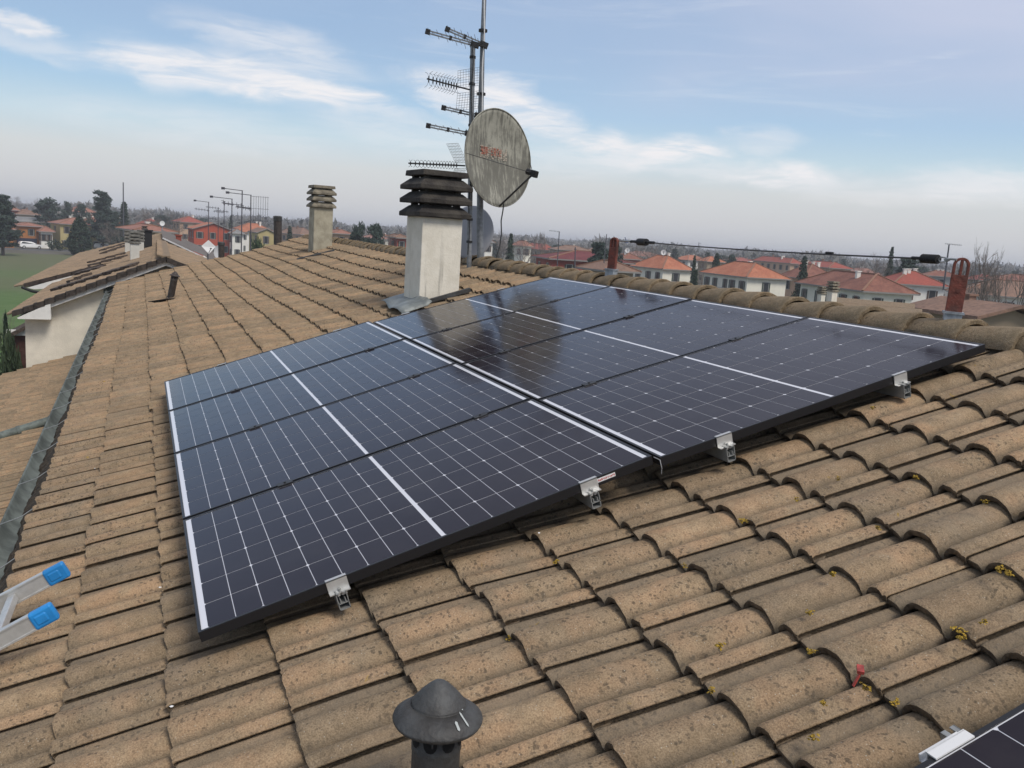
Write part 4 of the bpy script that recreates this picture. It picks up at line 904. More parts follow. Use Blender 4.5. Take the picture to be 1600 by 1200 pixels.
def small_chimney(label, pxl, pxr, pyt, pyb, cow, Yd=None, group=None, cm=M_SLOT, sm=M_CW, n=3, base=None):
    b_ = base if base is not None else (sp((pxl + pxr) / 2, pyb, .0) if Yd is None else at_y((pxl + pxr) / 2, pyb, Yd))
    d = (b_ - CAM).dot(FW); w_ = (pxr - pxl) * d / FPX * .88; h = (pyb - pyt) * d / FPX; s_ = (cow) * d / FPX / (n + .4)
    return chimney('chimney', label, b_.x, b_.y + w_ / 2, b_.z, w_, w_, b_.z + h, 3, cm, sm, n=n, sp=s_, over=w_ * .16, capover=w_ * .1, drop=.5, group=group)
small_chimney('front one of the cluster of white chimneys on the neighbouring left roof slope', 203, 218, 381, 408, 18)
small_chimney('left one of the cluster of white chimneys on the neighbouring left roof slope', 195, 205, 378, 396, 18)
small_chimney('right one of the cluster of white chimneys on the neighbouring left roof slope', 215, 225, 377, 395, 17)
small_chimney('farthest white chimney with dark cowl, near the neighbouring ridge', 222, 230, 366, 381, 12, cm=M_DKMET2)
b_ = sp(233, 380, .2); mb = MB(); mb.box(b_.x - .18, b_.x + .1, b_.y, b_.y + .4, b_.z - .3, b_.z + .42); mb.box(b_.x - .22, b_.x + .14, b_.y - .04, b_.y + .44, b_.z + .42, b_.z + .47)
mb.build('roof_box', M_RUBBER, None, tuple(b_), label='black box shaped ventilator beside the neighbouring ridge', cat='ventilator')
# ------------------------------------------------------------------ ground, field, road
GZ = -7.5
def ground_mat():
    m = bpy.data.materials.new('suburban_ground'); m.use_nodes = True; N = NT(m.node_tree); p = N.n['Principled BSDF']; tc = N.new('ShaderNodeTexCoord').outputs['Object']
    c = N.mix(N.rng(N.noise(tc, .02, 5), .4, .6), (.075, .085, .04, 1), (.10, .09, .065, 1)); c = N.mix(N.rng(N.noise(tc, .15, 4), .5, .7), c, (.12, .11, .09, 1))
    N.l.new(c, p.inputs['Base Color']); p.inputs['Roughness'].default_value = 1; return m
def field_mat():
    m = bpy.data.materials.new('winter_field'); m.use_nodes = True; N = NT(m.node_tree); p = N.n['Principled BSDF']; tc = N.new('ShaderNodeTexCoord').outputs['Object']
    f = N.noise(tc, .06, 4); y = N.new('ShaderNodeSeparateXYZ', {0: tc}).outputs[1]
    c = N.mix(N.rng(N.noise(tc, .6, 6, .7), .35, .65), (.060, .120, .022, 1), (.085, .140, .036, 1))
    c = N.mix(N.math('MULTIPLY', N.rng(N.math('MULTIPLY_ADD', f, 60, y), 125, 185), .55), c, (.125, .098, .060, 1))
    b = N.math('MULTIPLY', N.rng(N.math('ABSOLUTE', N.math('SUBTRACT', N.math('MULTIPLY_ADD', f, 14, y), 116)), 16, 4), .45); c = N.mix(b, c, (.115, .10, .055, 1))
    N.l.new(c, p.inputs['Base Color']); p.inputs['Roughness'].default_value = 1; return m
S = 4500
mb = MB(); mb.add([(-S, -S, GZ), (S, -S, GZ), (S, S, GZ), (-S, S, GZ)], [(0, 1, 2, 3)]); mb.build('ground', ground_mat(), kind='structure')
def gpt(px_, py_, z=GZ): r = ray(px_, py_); return CAM + r * ((z - CAM.z) / r.z)
f1, f2_ = gpt(-250, 388), gpt(165, 399)
mb = MB(); mb.add([(-95, 22, GZ + .02), (2, 22, GZ + .02), (f2_.x + 8, f2_.y, GZ + .02), (f1.x, f1.y, GZ + .02)], [(0, 1, 2, 3)]); mb.build('field', field_mat(), kind='structure')
r1, r2 = gpt(-260, 381), gpt(260, 399); rd = (r2 - r1).normalized(); rn = Vector((-rd.y, rd.x, 0))
mb = MB(); w_ = 8; mb.add([tuple(r1 - rn * 0 + Vector((0, 0, .05))), tuple(r2 + Vector((0, 0, .05))), tuple(r2 + rn * w_ + Vector((0, 0, .05))), tuple(r1 + rn * w_ + Vector((0, 0, .05)))], [(0, 1, 2, 3)]); mb.build('road', mat('asphalt', (.085, .085, .088), .95, .15, .4), kind='structure')
mb = MB(); mb.add([tuple(r1 - rn * 2.2 + Vector((0, 0, .035))), tuple(r2 - rn * 2.2 + Vector((0, 0, .035))), tuple(r2 + Vector((0, 0, .035))), tuple(r1 + Vector((0, 0, .035)))], [(0, 1, 2, 3)]); mb.build('verge', mat('dusty_verge', (.14, .13, .10), 1, .3, .8), kind='structure')
# ------------------------------------------------------------------ houses
def town_roof(name, c1, c2, sc=.5):
    m = bpy.data.materials.new(name); m.use_nodes = True; N = NT(m.node_tree); p = N.n['Principled BSDF']; tc = N.new('ShaderNodeTexCoord').outputs['Object']
    c = N.mix(N.rng(N.noise(tc, sc, 6, .65), .36, .64), c4(c1), c4(c2)); n = N.noise(tc, 5, 3, .6); c = N.mix(N.rng(n, .35, .75), c, N.mix(1.0, c, (.62, .60, .60, 1), 'MULTIPLY'))
    N.l.new(c, p.inputs['Base Color']); p.inputs['Roughness'].default_value = .9; return m
R_OR = town_roof('orange_roof_tiles', (.40, .135, .070), (.48, .19, .105)); R_DR = town_roof('dark_red_roof_tiles', (.20, .080, .055), (.29, .125, .085)); R_RD = town_roof('red_roof_tiles', (.36, .085, .058), (.30, .085, .060))
R_BR = town_roof('brown_roof_tiles', (.20, .125, .090), (.28, .170, .12)); R_GY = town_roof('grey_sheet_roof', (.20, .20, .20), (.28, .28, .27)); R_WR = town_roof('winered_sheet_roof', (.15, .035, .038), (.19, .05, .05)); R_PK = town_roof('pinkish_roof_tiles', (.36, .175, .125), (.30, .135, .10))
def wallm(n, c): return mat(n, c, .9, .06, .7)
W_WH = wallm('white_wall', (.78, .76, .70)); W_CR = wallm('pale_cream_wall', (.78, .75, .64)); W_YL = wallm('yellow_wall', (.46, .38, .18)); W_OR = wallm('orange_wall', (.42, .17, .05)); W_RD = wallm('orange_red_wall', (.42, .075, .035)); W_PK = wallm('salmon_wall', (.50, .33, .22)); W_BG = wallm('beige_wall', (.33, .26, .18)); W_GY = wallm('grey_wall', (.34, .34, .33)); W_BK = wallm('dull_red_wall', (.32, .07, .05))
M_GLASS = mat('dark_window_glass', (.03, .032, .036), .15); M_SHUT = mat('brown_shutter', (.075, .045, .03), .8); M_SHG = mat('green_shutter', (.04, .06, .045), .8); M_FAS = mat('grey_fascia', (.24, .23, .215), .8); M_RAIL = mat('grey_balcony', (.38, .37, .35), .8)
_wc = {}
def window_meshes(w_, h, shut):
    k = (round(w_, 2), round(h, 2), shut.name)
    if k not in _wc:
        a = MB(); t_ = .07
        a.box(-w_ / 2 - t_, w_ / 2 + t_, -.06, .0, -.08, 0); a.box(-w_ / 2 - t_, -w_ / 2, -.04, 0, 0, h); a.box(w_ / 2, w_ / 2 + t_, -.04, 0, 0, h); a.box(-w_ / 2 - t_, w_ / 2 + t_, -.04, 0, h, h + t_)
        if w_ < 1.6: a.box(-w_ / 2 - t_ - w_ * .26, -w_ / 2 - t_, -.05, -.02, 0, h, 1); a.box(w_ / 2 + t_, w_ / 2 + t_ + w_ * .26, -.05, -.02, 0, h, 1)
        b = MB(); b.box(-w_ / 2, w_ / 2, -.012, 0, 0, h); _wc[k] = (a.mesh('window', [M_RAIL, shut]), b.mesh('pane', M_GLASS))
    return _wc[k]
def house(label, cx, ey, ry, d, alpha, Ll, Lr, wm, rm, kind='hip', wins=True, balcony=False, over=.55, chim=1, cat='house', name='town_house', shut=None, axis=None, floors=2, winx=None, dish=False, low=None, group=None, fas=None):
    a_0 = R(alpha); K = at(cx, ey, d * (1.17 if cx < 480 else 1)); dz_ = (K - CAM).dot(FW); Lr = Lr * dz_ / FPX / math.cos(a_0); Ll = min(26, max(4.5 if alpha > 14 else 8, Ll * dz_ / FPX / math.sin(a_0)))
    if cx < 480: d *= 1.17
    K = at(cx, ey, d); h = Vector((K.x - CAM.x, K.y - CAM.y, 0)).normalized(); lat = Vector((h.y, -h.x, 0)); a = R(alpha)
    r_ = lat * math.cos(a) + h * math.sin(a); l_ = -lat * math.sin(a) + h * math.cos(a); ang = math.atan2(r_.y, r_.x)
    t = thing(name, label, cat, (K.x, K.y, GZ), (0, 0, ang), group); E = K.z - GZ
    rz = at(cx, ry, d + (Ll + Lr) * .25).z - GZ; rz = max(rz, E + .5)
    mb = MB(); mb.box(0, Lr, 0, Ll, 0, E - .02)
    ax = axis or ('x' if Lr >= Ll else 'y')
    if kind == 'gable':
        if ax == 'x': mb.add([(0, 0, E - .02), (0, Ll, E - .02), (0, Ll / 2, rz - .12), (Lr, 0, E - .02), (Lr, Ll, E - .02), (Lr, Ll / 2, rz - .12)], [(0, 2, 1), (3, 4, 5), (0, 3, 5, 2), (1, 2, 5, 4)])
        else: mb.add([(0, 0, E - .02), (Lr, 0, E - .02), (Lr / 2, 0, rz - .12), (0, Ll, E - .02), (Lr, Ll, E - .02), (Lr / 2, Ll, rz - .12)], [(0, 1, 2), (3, 5, 4), (0, 2, 5, 3), (1, 4, 5, 2)])
    mb.build('wall', wm, t)
    o = over; mb = MB(); x0, x1, y0, y1 = -o, Lr + o, -o, Ll + o; z0 = E - .05; th_ = .16
    if kind == 'hip':
        if ax == 'x': s_ = min(Ll / 2, Lr * .42) + o; P = [(x0 + s_, (y0 + y1) / 2), (x1 - s_, (y0 + y1) / 2)]
        else: s_ = min(Lr / 2, Ll * .42) + o; P = [((x0 + x1) / 2, y0 + s_), ((x0 + x1) / 2, y1 - s_)]
        top = [(p[0], p[1], rz) for p in P]; e = [(x0, y0, z0 + th_), (x1, y0, z0 + th_), (x1, y1, z0 + th_), (x0, y1, z0 + th_)]; b = [(x, y, z0) for x, y, z in e]
        fs = [(0, 1, 5, 4), (1, 2, 5), (2, 3, 4, 5), (3, 0, 4)] if ax == 'x' else [(0, 1, 4), (1, 2, 5, 4), (2, 3, 5), (3, 0, 4, 5)]
        mb.add(e + top, fs); mb.add(e + b, [(0, 4, 5, 1), (1, 5, 6, 2), (2, 6, 7, 3), (3, 7, 4, 0), (4, 7, 6, 5)], 1)
        hips = [(e[i], top[0 if (i in (0, 3) if ax == 'x' else i in (0, 1)) else 1]) for i in range(4)] + [(top[0], top[1])]
        for p_, q_ in hips: mb.bar(Vector(p_) + Vector((0, 0, .03)), Vector(q_) + Vector((0, 0, .03)), .22, .10, 2)
    else:
        e = [(x0, y0), (x1, y0), (x1, y1), (x0, y1)]
        if ax == 'x': q = [((x0, y0, z0), (x1, y0, z0), (x1, (y0 + y1) / 2, rz), (x0, (y0 + y1) / 2, rz)), ((x1, y1, z0), (x0, y1, z0), (x0, (y0 + y1) / 2, rz), (x1, (y0 + y1) / 2, rz))]
        else: q = [((x0, y1, z0), (x0, y0, z0), ((x0 + x1) / 2, y0, rz), ((x0 + x1) / 2, y1, rz)), ((x1, y0, z0), (x1, y1, z0), ((x0 + x1) / 2, y1, rz), ((x0 + x1) / 2, y0, rz))]
        for f in q: v = list(f) + [(x, y, z + th_) for x, y, z in f]; mb.add(v, [(4, 5, 6, 7)], 0); mb.add(v, [(3, 2, 1, 0), (0, 1, 5, 4), (1, 2, 6, 5), (2, 3, 7, 6), (3, 0, 4, 7)], 1)
    rf = mb.build('roof', [rm, fas or M_FAS, mat(name + '_hip', tuple(min(1, c * 1.0) for c in (.26, .14, .09)), .9) if kind == 'hip' else rm], t)
    g = random.Random(label)
    for k in range(chim):
        x, y = (Lr * g.uniform(.3, .7), Ll * g.uniform(.3, .7)); mb = MB(); zt = rz + g.uniform(.0, .45); mb.box(x - .2, x + .2, y - .2, y + .2, E, zt); mb.box(x - .27, x + .27, y - .27, y + .27, zt, zt + .1); mb.build('chimney', W_WH if g.random() < .6 else R_BR, rf)
    if wins:
        sh = shut or (M_SHUT if g.random() < .6 else M_SHG)
        for (L, side) in ((Lr, 0), (Ll, 1)):
            n = max(1, int(L / 3.0))
            if winx and side in winx: n = winx[side]
            for fl_ in range(floors):
                for k in range(n):
                    x = L * (k + .5) / n + g.uniform(-.3, .3); hh = g.choice((1.4, 1.4, 2.1)) if balcony and side == 1 else 1.35; ww = g.choice((.7, .8, .95)); z = E - .55 - hh - fl_ * 2.9
                    if z < .2: continue
                    a_, b_ = window_meshes(ww, hh, sh); wo_ = link(bpy.data.objects.new('window', a_), t); pn = link(bpy.data.objects.new('pane', b_), wo_)
                    if side == 0: wo_.location = (x, -.003, z)
                    else: wo_.location = (-.003, x, z); wo_.rotation_euler = (0, 0, -math.pi / 2)
    if balcony:
        mb = MB(); z = E - 2.75; mb.box(-1.2, -.004, .5, Ll * .95, z - .18, z)
        for k in range(int(Ll * .9 / .45)): y = .55 + k * .45; mb.box(-1.18, -1.15, y, y + .03, z, z + .95)
        mb.box(-1.2, -1.13, .5, Ll * .95, z + .93, z + .99); mb.build('balcony', M_RAIL, t)
    if dish:
        p = t.location + r_ * Lr * .4 + l_ * Ll * .4 + Vector((0, 0, rz + .5)); 
        dd_ = thing('satellite_dish', 'small pale dish on the roof of the ' + ' '.join(label.split()[:8]), 'satellite dish', tuple(p)); m1 = MB(); m1.tube([(0, 0, -1.2), (0, 0, .2)], .05, 6); m1.build('pole', M_MAST, dd_)
        m2 = MB(); n = 12; nd = (CAM - p).normalized(); u = nd.cross(Vector((0, 0, 1))).normalized(); w2 = u.cross(nd); c = nd * .08
        m2.add([tuple(c + (u * math.cos(2 * math.pi * q / n) + w2 * math.sin(2 * math.pi * q / n)) * .48) for q in range(n)] + [tuple(c - nd * .12)], [(q, (q + 1) % n, n) for q in range(n)]); m2.build('reflector', M_WP, dd_)
    return t
# right of the photo   (label, corner px, eave px, ridge px, distance, angle, left face px, right face px)
house('white house with orange hip roof, left one of the bright pair', 1036, 421, 399, 150, 36, 48, 44, W_CR, R_OR, chim=1, dish=True, winx={0: 1, 1: 3})
house('pale house with wide orange hip roof and railed balcony, right of the bright pair', 1168, 434, 410, 130, 34, 72, 60, W_CR, R_OR, balcony=True, chim=2, winx={0: 1, 1: 5})
house('low cream house with broad dark red hip roof left of the cable shock absorber', 1351, 456, 427, 95, 30, 108, 70, W_CR, R_DR, chim=1, winx={0: 2, 1: 5})
house('white house with bright red hip roof just left of the near red post', 1400, 444, 422, 125, 24, 30, 70, W_WH, R_RD, chim=3, winx={0: 2})
house('long white terrace with brown roof right of the near red post', 1500, 459, 433, 112, 8, 9, 190, W_WH, R_BR, chim=2, winx={0: 7})
house('blue grey house with brown roof just left of the near red post top', 1450, 431, 421, 200, 15, 6, 42, W_GY, R_DR, chim=2)
house('salmon coloured house with red hip roof above the dark red roof', 1296, 419, 409, 210, 30, 46, 32, W_PK, R_RD, chim=2)
house('house with wide brown red roof behind the dark spruce', 1258, 436, 412, 150, 35, 36, 48, W_PK, R_DR, chim=3)
house('distant terrace with red roof and many white vents, left of the dark spruce', 1235, 412, 403, 260, 32, 58, 16, W_PK, R_RD, chim=4)
house('dark brown gabled house at the lower right, close behind the ridge', 1530, 497, 475, 46, 40, 30, 90, W_BG, R_BR, 'gable', chim=1, axis='y', wins=False, fas=R_BR)
house('distant red roofed house between the two orange roofed houses', 1105, 409, 400, 230, 30, 10, 26, W_BG, R_OR, chim=1)
house('dark red roof seen through the birch at the right edge', 1560, 438, 427, 180, 20, 20, 70, W_WH, R_DR, chim=2)
# centre
house('long low red building with wine red sheet roof, right of the hanging dish cable', 862, 405, 389, 110, 14, 26, 125, W_BK, R_WR, 'hip', chim=1, winx={0: 2}, floors=1)
house('small orange red building with brown roof left of the bright pair of houses', 975, 405, 395, 170, 25, 8, 26, W_BK, R_DR, chim=1, dish=True)
house('low house with brown hip roof directly behind the far red post', 948, 424, 407, 80, 30, 34, 42, W_BG, R_BR, chim=0, floors=1)
house('beige house with pinkish roof among bare trees at centre', 818, 385, 376, 200, 30, 14, 12, W_CR, R_PK, chim=1)
house('wide distant house with orange brown roof right of the dish cable', 868, 390, 382, 250, 12, 6, 58, W_BG, R_BR, chim=2)
house('pale house with flat orange brown roof between the two chimneys', 522, 365, 358, 170, 10, 4, 26, W_PK, R_PK, chim=1)
house('small brick topped house glimpsed left of the large chimney', 621, 372, 366, 150, 20, 2, 14, W_BK, R_BR, chim=0)
house('white rooftop house just right of the large chimney', 758, 379, 372, 190, 20, 3, 12, W_WH, R_GY, chim=0)
# left
house('bright orange red gabled building behind the white dishes', 303, 358, 347, 180, 6, 9, 58, W_RD, R_OR, 'gable', chim=0, axis='y', winx={0: 3, 1: 3}, over=.4)
house('grey white building to the right of the orange red gable', 363, 365, 357, 178, 10, 8, 17, W_WH, R_GY, chim=0)
house('small pale yellow gabled house beside the tall brown flue', 403, 364, 357, 150, 12, 6, 27, W_YL, R_BR, 'gable', chim=0, axis='y', over=.3, winx={0: 1})
house('long house with wide faded red roof behind the aerials', 368, 362, 347, 205, 12, 6, 62, W_WH, R_OR, chim=3)
house('distant house with red brown roof left of the orange red gable', 281, 347, 337, 240, 14, 8, 36, W_PK, R_RD, chim=2)
house('low beige house with flat red brown roof standing right behind the neighbouring ridge', 218, 361, 350, 95, 12, 8, 44, W_BG, R_PK, 'hip', chim=1, over=.9, floors=1)
house('yellow house with red brown roof and balcony beside the cypress', 94, 350, 339, 185, 14, 4, 60, W_YL, R_PK, 'hip', chim=1, axis='x', winx={0: 4, 1: 1})
house('orange building with a wide dark blue doorway beside the road', 29, 353, 347, 184, 10, 4, 35, W_OR, R_PK, 'hip', chim=0, winx={0: 1}, floors=1)
house('small white annex with red roof right of the orange building', 64, 362, 353, 182, 8, 3, 16, W_WH, R_PK, 'hip', chim=0, floors=1, winx={0: 2})
house('long grey sheet roofed shed behind the orange building', 28, 346, 339, 215, 8, 5, 64, W_GY, R_GY, 'gable', chim=0, wins=False, axis='x')
house('orange house at the far left edge under the dark tree', -36, 356, 345, 178, 6, 5, 50, W_OR, R_OR, 'hip', chim=0, floors=1)
house('dusky red house behind the dark tree at the left edge', -10, 327, 315, 250, 16, 8, 34, W_BK, R_PK, chim=1)
house('house with brown roof and pale walls above the grey shed', 27, 335, 326, 250, 12, 3, 30, W_BG, R_BR, chim=1)
house('house with dull orange roof between the pine and the cedar', 112, 331, 320, 250, 12, 8, 34, W_WH, R_PK, chim=1)
# navy doorway
p = at(42, 386, 183.2 * 1.17); p.z = GZ; mb = MB(); mb.box(-1.9, 1.9, -.25, -.05, 0, 1.9); 
hh = Vector((p.x - CAM.x, p.y - CAM.y, 0)).normalized()
o = mb.build('garage_canopy', mat('navy_shade', (.012, .018, .045), .8)); o.location = p; o.rotation_euler = (0, 0, math.atan2(-hh.x, hh.y) + R(10)); tag(o, 'dark blue opening of the workshop on the front of the orange building', 'doorway')
# far-off houses, seeded along the horizon
g = random.Random(5); sides = ['left of the small chimney', 'between the two near chimneys', 'right of the dish mast', 'above the pair of orange roofs', 'above the dark red roof', 'near the right edge']
fx = [(150, 240, 'in the trees beside the tall pine'), (232, 260, 'above the neighbouring ridge'), (470, 230, 'just left of the small near chimney'), (590, 300, 'left of the large near chimney'), (700, 270, 'hidden behind the large chimney'), (845, 260, 'right of the hanging dish cable'), (915, 250, 'behind the round dark cedar'), (1000, 330, 'under the left end of the safety cable'), (1075, 300, 'just above the left orange roof'), (1150, 380, 'above the right orange roof'), (1255, 330, 'left of the distant mast'), (1340, 290, 'under the bare trees left of the cedar'), (1430, 330, 'behind the near red post'), (1530, 250, 'under the bare tree at right'), (1580, 320, 'at the right edge of the photo'), (1560, 210, 'right of the bare tree trunk')]
for i, (x, d_, where) in enumerate(fx):
    p = at(x, 500, d_); p.z = GZ + g.uniform(4.6, 6.0)
    rel = p - CAM; ey = 600 + FPX * rel.dot(DN) / rel.dot(FW); rr = ey - (1.9 * FPX / d_)
    nm = ['low', 'wide', 'small', 'plain'][i % 4]; rm_, rn_ = [(R_OR, 'orange'), (R_RD, 'red'), (R_BR, 'brown'), (R_PK, 'pinkish')][i % 4]
    house('%s far-off house with %s roof %s' % (nm, rn_, where), x, ey, rr, d_, g.uniform(12, 45), g.uniform(15, 34), g.uniform(18, 44), [W_WH, W_CR, W_PK, W_BG][(i * 3) % 4], rm_, chim=2, group='far-off houses')
# nearer roofs just over the ridge on the right, with stepped tiles and two slatted chimneys
nr = thing('row_house', 'neighbouring house just over the ridge with brown tile roof and stepped rows', 'house', (0, 0, GZ)); 
A_ = at(1290, 466, 30); B_ = at(1530, 486, 30); dA = B_ - A_
dep = Vector((dA.y, -dA.x, 0)).normalized(); 
if dep.dot(FW) < 0: dep = -dep
Ft = lambda f, s_, z: A_ + dA * f + dep * s_ + Vector((0, 0, z))
mb = MB()
for k in range(9):
    z = -1.04 + .13 * k; s_ = -2.7 + .45 * k; f0 = .0 if k > 4 else -.2
    mb.bar(Ft(f0, s_, z - .1), Ft(1.0 - .05 * k, s_, z - .1), .50, .10, up=(-dep * .28 + Vector((0, 0, 1))).normalized())
o = mb.build('roof', M_TILE2, nr, (0, 0, GZ)); mb = MB(); mb.add([tuple(Ft(-.2, -3.0, -1.45)), tuple(Ft(1.1, -3.0, -1.45)), tuple(Ft(.7, 1.2, -.22)), tuple(Ft(0, 1.2, -.22))], [(0, 1, 2, 3)]); mb.build('roof_deck', M_STACK, nr, (0, 0, GZ))
mb = MB(); q = [Ft(-.15, -2.4, 0), Ft(1.05, -2.4, 0), Ft(1.0, 1.0, 0), Ft(0, 1.0, 0)]; mb.add([(p.x, p.y, GZ) for p in q] + [(p.x, p.y, p.z - 1.1) for p in q], [(3, 2, 1, 0), (4, 5, 6, 7), (0, 1, 5, 4), (1, 2, 6, 5), (2, 3, 7, 6), (3, 0, 4, 7)]); mb.build('wall', M_RENDER, nr, (0, 0, GZ))
small_chimney('slatted grey chimney beyond the ridge at right, the nearer of two', 1296, 1309, 456, 478, 15, base=at(1302, 478, 30), cm=M_COWL2, sm=M_CHIM)
small_chimney('slatted chimney partly hidden beyond the ridge, the left and fainter of two', 1280, 1290, 460, 474, 11, base=at(1285, 474, 34), cm=M_COWL2, sm=M_CHIM)
# ------------------------------------------------------------------ car, hedge, poles, aerials
def car(label, px_, py_, col_, hide=False, yaw=None):
    p = gpt(px_, py_); t = thing('parked_car', label, 'car', (p.x, p.y, GZ + .05), (0, 0, yaw if yaw is not None else math.atan2(rd.y, rd.x)))
    mb = MB(); pr = [(-2.15, .45), (-2.2, .75), (-2.1, 1.05), (-1.95, 1.40), (-1.6, 1.46), (.1, 1.44), (.95, 1.02), (1.9, .86), (2.2, .7), (2.2, .38), (1.75, .28), (-1.8, .28)]
    n = len(pr)
    vs = []
    for y, sc in ((-.86, 1), (-.66, 0), (.66, 0), (.86, 1)):
        for x, z in pr: vs.append((x, y if z <= 1.06 or sc == 0 else y * .80, z if sc == 0 or z <= 1.06 else z - .02))
    fs = [tuple(range(n))[::-1], tuple(range(3 * n, 4 * n))] + [(j * n + i, j * n + (i + 1) % n, (j + 1) * n + (i + 1) % n, (j + 1) * n + i) for j in range(3) for i in range(n)]
    mb.add(vs, fs); mb.build('body', mat('car_paint_' + label[:5], col_, .3, coat=.5), t, bevel=.03)
    mb = MB()
    for s_ in (-1, 1): mb.add([(-1.85, s_ * .80, 1.06), (.72, s_ * .82, 1.06), (.15, s_ * .715, 1.37), (-1.7, s_ * .70, 1.37)], [(0, 1, 2, 3)])
    mb.add([(.93, -.72, 1.06), (.93, .72, 1.06), (.20, .64, 1.42), (.20, -.64, 1.42)], [(0, 1, 2, 3)]); mb.build('window', M_GLASS, t)
    for x in (-1.4, 1.4):
        for s_ in (-1, 1): mb = MB(); mb.tube([(x, s_ * .70, .32), (x, s_ * .89, .32)], .32, 16); w2 = mb.build('wheel', M_RUBBER, t); mb = MB(); mb.tube([(x, s_ * .885, .32), (x, s_ * .90, .32)], .19, 12); mb.build('rim', M_ALU, w2)
    for s_ in (-1, 1): mb = MB(); mb.box(2.05, 2.2, s_ * .65 - .14, s_ * .65 + .14, .66, .78); mb.build('headlight', M_WP, t)
car('white estate car parked on the road beyond the green field', 48, 389, (.75, .75, .73))
car('silver car parked by the road right of the hedge', 163, 391, (.45, .46, .47), yaw=math.atan2(rd.y, rd.x) + .5)
car('dark car in the shadow between the orange building and the hedge', 59, 384, (.03, .035, .05))
# ------------------------------------------------------------------ trees
def leaf_mat(name, c1, c2): return mat(name, c1, .9, 0, 1.2, color2=c2)
L_CON = leaf_mat('dark_conifer_needles', (.026, .048, .032), (.045, .068, .042)); L_CYP = leaf_mat('cypress_leaves', (.020, .042, .024), (.035, .060, .032)); L_CED = leaf_mat('cedar_needles', (.032, .056, .044), (.050, .075, .058))
L_EV = leaf_mat('evergreen_leaves', (.045, .075, .035), (.060, .085, .040)); M_BARK = mat('bark', (.075, .060, .048), .95, .25, 4); M_TWIG = mat('bare_twigs', (.17, .145, .128), .95, .2, 3); M_TWIG2 = mat('pale_bare_twigs', (.19, .165, .145), .95, .2, 3)
def leaves(mb, c, n, rad, size, g, squash=(1, 1, 1), droop=0):
    for _ in range(n):
        d = Vector((g.gauss(0, 1), g.gauss(0, 1), g.gauss(0, 1))).normalized() * rad * g.random() ** .45; p = c + Vector((d.x * squash[0], d.y * squash[1], d.z * squash[2]))
        a = Vector((g.gauss(0, 1), g.gauss(0, 1), g.gauss(0, .7) - droop)).normalized() * size * g.uniform(.6, 1.3); b = a.cross(Vector((g.gauss(0, 1), g.gauss(0, 1), g.gauss(0, 1)))).normalized() * size * .35
        mb.add([tuple(p - a), tuple(p + b), tuple(p + a), tuple(p - b)], [(0, 1, 2, 3)])
def T_conifer(seed, H=10, W=2.3, dens=1.0, droop=.35):
    g = random.Random(seed); tr = MB(); tr.tube([(0, 0, 0), (g.uniform(-.1, .1), 0, H * .5), (0, 0, H)], [.22, .14, .02], 7); cr = MB(); z = H * .10; k = 0
    while z < H * .99:
        f = (z / H); r_ = W * (1 - f) ** .85 * g.uniform(.75, 1.12) + .12; nb_ = max(5, int(11 * (1 - f)))
        for q in range(nb_):
            a = 2 * math.pi * (q + g.random()) / nb_; L = r_ * g.uniform(.65, 1.08); d = Vector((math.cos(a), math.sin(a), -droop * .55)); 
            n = max(2, int(L / .35))
            for s_ in range(n): t_ = (s_ + .8) / n; c = Vector((0, 0, z)) + d * (L * t_) + Vector((0, 0, .10 * L * t_ * t_)); leaves(cr, c, int(9 * dens), .36, .30, g, droop=.5)
        z += H * .038 * g.uniform(.8, 1.2)
    return tr, cr, L_CON
def T_cypress(seed, H=7, W=1.5):
    g = random.Random(seed); tr = MB(); tr.tube([(0, 0, 0), (0, 0, H * .9)], [.2, .03], 7); cr = MB()
    for i in range(520):
        f = g.random(); z = H * (.03 + .97 * f); r_ = W * min(1, (f + .12) * 3.2) * (1 - f ** 1.6) ** .75 * g.uniform(.7, 1.05); a = g.uniform(0, 6.283); leaves(cr, Vector((math.cos(a) * r_, math.sin(a) * r_, z)), 12, .30, .26, g, droop=-.8)
    return tr, cr, L_CYP
def T_round(seed, H=9, W=4.0, lm=None, base=.22, flat=1.0, nl=60, dens=46, size=.42):
    g = random.Random(seed); tr = MB(); cr = MB(); pts = []
    tr.tube([(0, 0, 0), (g.uniform(-.2, .2), g.uniform(-.2, .2), H * .45), (0, 0, H * .8)], [.32, .22, .06], 8)
    for i in range(nl):
        a = g.uniform(0, 6.283); f = g.random(); z = H * (base + (1 - base) * f); r_ = W * math.sin(math.pi * min(1, .18 + f * .78)) ** .7 * g.random() ** .5; c = Vector((math.cos(a) * r_, math.sin(a) * r_, z)); 
        if i % 3 == 0: tr.tube([(0, 0, max(.5, z * .6)), tuple(c)], [.09, .03], 5)
        leaves(cr, c, dens, W * .30 * g.uniform(.6, 1.2), size, g, (1, 1, .55 * flat))
    return tr, cr, lm or L_EV
def T_cedar(seed, H=14, W=5.0):
    g = random.Random(seed); tr = MB(); cr = MB(); tr.tube([(0, 0, 0), (.2, 0, H * .5), (0, .1, H)], [.38, .26, .05], 8); z = H * .16
    while z < H * .98:
        f = z / H; prof_ = W * (1 - f) ** .55 * g.uniform(.55, 1.1) + .5
        for q in range(7 if f < .85 else 5):
            a = g.uniform(0, 6.283); L = prof_ * g.uniform(.45, 1.0); e = Vector((math.cos(a) * L, math.sin(a) * L, z + L * g.uniform(.0, .22))); tr.tube([(0, 0, z), tuple(e)], [.08, .02], 5)
            n = max(2, int(L / .8))
            for s_ in range(1, n + 1): leaves(cr, Vector((0, 0, z)).lerp(e, s_ / n), 40, .85, .42, g, (1, 1, .55))
        z += H * .052
    return tr, cr, L_CED
